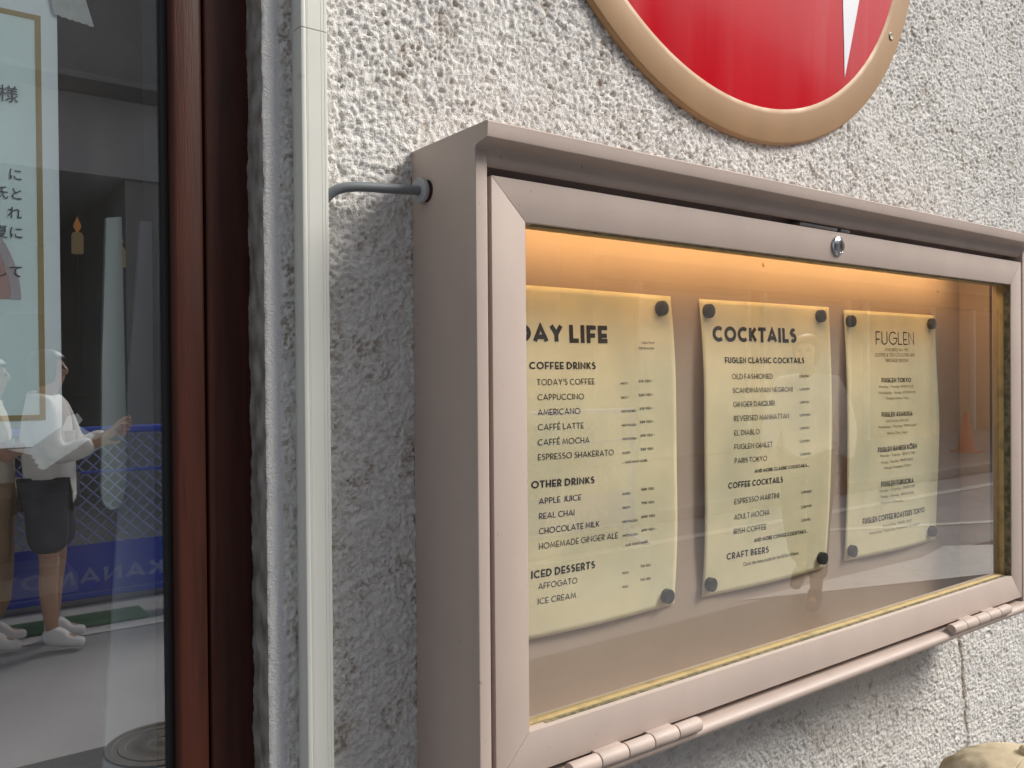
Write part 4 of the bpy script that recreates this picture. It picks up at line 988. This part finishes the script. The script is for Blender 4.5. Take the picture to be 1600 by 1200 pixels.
    for n in 'lr':
        ex['cf'+n] = (J['an'+n]*.80+J['kn'+n]*.20)/s if ln == 'an' else (J['kn'+n]*.92+J['hip'+n]*.08)/s
        keys += [('hip'+n, .094*wide, .100*wide)]; ed += [('pelvis', 'hip'+n)]
        if ln == 'an': keys += [('kn'+n, .074*wide, .076*wide)]; ed += [('hip'+n, 'kn'+n), ('kn'+n, 'cf'+n)]
        else: ed += [('hip'+n, 'cf'+n)]
        keys += [('cf'+n, .068*wide*(1.25 if ln != 'an' else 1), .070*wide*(1.25 if ln != 'an' else 1))]
    grow('trousers' if ln == 'an' else 'shorts', keys, ed, bot, ex)
    for n in 'lr':
        a = J['an'+n]; t = J['toe'+n]; d = V(t.x-a.x, t.y-a.y, 0).normalized(); z_ = max(.0, min(a.z, t.z)-.03*s)
        pts = [(*(a-d*.045*s+V(0, 0, -.042*s)), .034*s, .036*s), (*(a+d*.01*s+V(0, 0, -.03*s)), .042*s, .05*s), (*(a+d*.09*s+V(0, 0, -.045*s)), .046*s, .036*s), (*(t+d*.035*s+V(0, 0, .004)), .040*s, .026*s)]
        pts.append((*(a+V(0, 0, .045)*s), .046*s, .050*s))
        skin_obj('shoe', pts, [(0, 1), (1, 2), (2, 3), (1, 4)], shoe, r, 2, 1)
    return r, J, s
M_wshoe = mat('white trainers', (.80, .80, .82), rough=.5)
M_cream = mat('cream cotton', (.70, .66, .58), rough=.85, var=.08, vscale=12, bump=.004, bscale=14)
M_wcot = mat('white cotton', (.80, .80, .78), rough=.85, var=.05, bump=.004, bscale=14)
M_tan = mat('tan cloth', (.30, .19, .11), rough=.85, var=.15, vscale=10, bump=.004, bscale=12)
M_navy = mat('navy cloth', (.012, .016, .05), rough=.8, var=.2)
M_kh = mat('khaki cloth', (.34, .29, .19), rough=.85, var=.1)
rA, JA, sA = person('person in wide tan trousers and white trainers standing in the street, hand raised', (.50, -4.88, .008), math.radians(-78),
    dict(elr=V(-.25, .10, 1.12), wrr=V(-.10, .27, 1.28), hdr=V(-.07, .29, 1.36), ell=V(.24, .05, 1.10), wrl=V(.16, .24, 1.20), hdl=V(.12, .29, 1.25)), dict(top=M_cream, bottom=M_tan, shoe=M_wshoe, wide=1.3, loose=1.12, sleeve='el'), 1.62)
rB, JB, sB = person('person in loose white shirt, knee length dark shorts and white trainers holding a red phone', (.775, -4.78, .008), math.radians(-70),
    dict(elr=V(-.24, .08, 1.10), wrr=V(-.14, .30, 1.18), hdr=V(-.09, .35, 1.22), ell=V(.24, .10, 1.11), wrl=V(.10, .32, 1.21), hdl=V(.04, .36, 1.25), anr=V(-.12, .03, .085), toer=V(-.14, .17, .03)), dict(top=M_wcot, bottom=mat('dark blue grey cloth', (.045, .045, .065), rough=.85, var=.3, vscale=14), shoe=M_wshoe, leg='kn', wide=1.35, loose=1.25, hem=.16, sleeve='wr'), 1.66)
b = MB(); b.box(-.075, .075, -.005, .005, -.038, .038, .006)
ph = b.build('phone', mat('red phone case', (.42, .03, .02), rough=.4)); ph.location = rB.matrix_basis @ (V(-.02, .405, 1.235)*sB); ph.rotation_euler = (math.radians(-12), 0, math.radians(-70))
tag(ph, 'red phone held out by the person in dark shorts', 'phone')
person('person in a white shirt and dark trousers walking along the road', (4.9, -2.9, .012), math.radians(70),
    dict(knl=V(.10, .16, .50), anl=V(.10, .22, .10), toel=V(.11, .36, .05), knr=V(-.10, -.04, .49), anr=V(-.10, -.24, .14), toer=V(-.11, -.12, .04), ell=V(.22, -.12, 1.10), wrl=V(.22, -.06, .87), hdl=V(.22, -.03, .79), elr=V(-.22, .04, 1.10), wrr=V(-.20, .22, .95), hdr=V(-.19, .29, .91)),
    dict(top=M_wcot, bottom=M_navy, shoe=mat('black shoes', (.02, .02, .022), rough=.5), loose=1.1), 1.74)

# the seated person whose cap shows at the lower right, on a low stool against the wall
st = tag(empty('stool', (.926, -.19, -.017)), 'low wooden stool by the wall carrying the person in the beige cap', 'stool')
M_wood = mat('stool wood', (.32, .19, .09), rough=.5, var=.2, vscale=20, stretch=(.5, 5, 5))
b = MB(); b.lathe([(.16, .297), (.165, .303), (.165, .320), (.158, .327), (.001, .327)], 32, 'z', caps=False); b.build('seat', M_wood, st)
for a in (45, 135, 225, 315):
    c_, s_ = math.cos(math.radians(a)), math.sin(math.radians(a)); b = MB(); b.tube([(c_*.15, s_*.15, 0), (c_*.115, s_*.115, .299)], [.014, .017], 10); b.build('leg', M_wood, st)
HX, HY, HZ = 1.072, -.145, 1.0
dz = -.530; fy = .0
P_ = dict(pelvis=V(0, .0, .93+dz+.02), waist=V(0, -.02, 1.07+dz), chest=V(0, -.02, 1.26+dz), neckb=V(0, -.01, 1.40+dz), neck=V(0, .01, 1.455+dz), jaw=V(0, .045, 1.51+dz), head=V(0, .035, 1.58+dz), crown=V(0, .03, 1.64+dz), nose=V(0, .14, 1.548+dz))
for sd, n in ((1, 'l'), (-1, 'r')):
    P_['sh'+n] = V(.165*sd, -.02, 1.365+dz); P_['el'+n] = V(.22*sd, .10, 1.12+dz); P_['wr'+n] = V(.14*sd, .32, 1.06+dz); P_['hd'+n] = V(.11*sd, .39, 1.045+dz)
    P_['hip'+n] = V(.092*sd, .02, .93+dz+.01); P_['kn'+n] = V(.13*sd, .42, .50); P_['an'+n] = V(.12*sd, .40, .085); P_['toe'+n] = V(.135*sd, .53, .03)
rS, JS, sS = person('person in a beige cap sitting low against the wall under the menu case', (.934, -.187, -.029), math.radians(180), P_, dict(top=mat('olive cotton', (.16, .16, .11), rough=.85), bottom=M_navy, shoe=M_wshoe, loose=1.05), 1.70)
for ch in list(rS.children):
    if ch.name.startswith('hair'): bpy.data.objects.remove(ch)
# the cap: six soft panels with raised seams, a button and a brim
M_cap = mat('beige washed cotton', (.60, .51, .35), rough=.9, var=.10, vscale=30, bump=.0012, bscale=55, col2=(.44, .36, .22), c2scale=18, c2lo=.45, c2hi=.7)
cp = empty('cap', (0, 0, 0)); cp.parent = rS; cp.location = JS['head']+V(0, -.012, .000)
U_, T_ = np.meshgrid(np.linspace(0, 2*PI, 145), np.linspace(0, 1, 40))
rr = np.sin(T_*PI/2)**.92; zz = np.cos(T_*PI/2)**.86
wr = .0022*perlin(np.cos(U_)*rr*3.3+5, np.sin(U_)*rr*3.3+zz*3, 71)+.0016*perlin(np.cos(U_)*rr*8+2, np.sin(U_)*rr*8+zz*7, 72)
seam = -.0030*np.exp(-((((U_*6/(2*PI)) % 1)-.5)/.035)**2)+.0016*np.exp(-((np.abs(((U_*6/(2*PI)) % 1)-.5)-.075)/.03)**2)
k_ = 1+ (wr*1.4+seam)*np.minimum(1, T_*4)/.1
me = grid_mesh('crown', np.cos(U_)*rr*.092*k_, np.sin(U_)*rr*.104*k_, zz*.105*(1+wr*2.5)-.012, None, True)
cr = obj('crown', me, M_cap, cp); so = cr.modifiers.new('t', 'SOLIDIFY'); so.thickness = .0015; so.offset = -1
b = MB(); b.lathe([(.0095, -.002), (.0105, .001), (.0095, .004), (.006, .0062), (.0005, .007)], 24, 'z', (0, 0, .0935)); b.build('button', M_cap, cp)
U2, T2 = np.meshgrid(np.linspace(math.radians(22), math.radians(158), 40), np.linspace(0, 1, 10))
bx = np.cos(U2)*(.091+.0*T2); by = np.sin(U2)*(.102)+T2*.072*np.sin((U2-math.radians(22))/math.radians(136)*PI)**.6
me = grid_mesh('brim', bx, by, -.010-.012*T2+.0-.018*(np.cos(U2)**2)*T2, None)
br = obj('brim', me, M_cap, cp); so = br.modifiers.new('t', 'SOLIDIFY'); so.thickness = .003
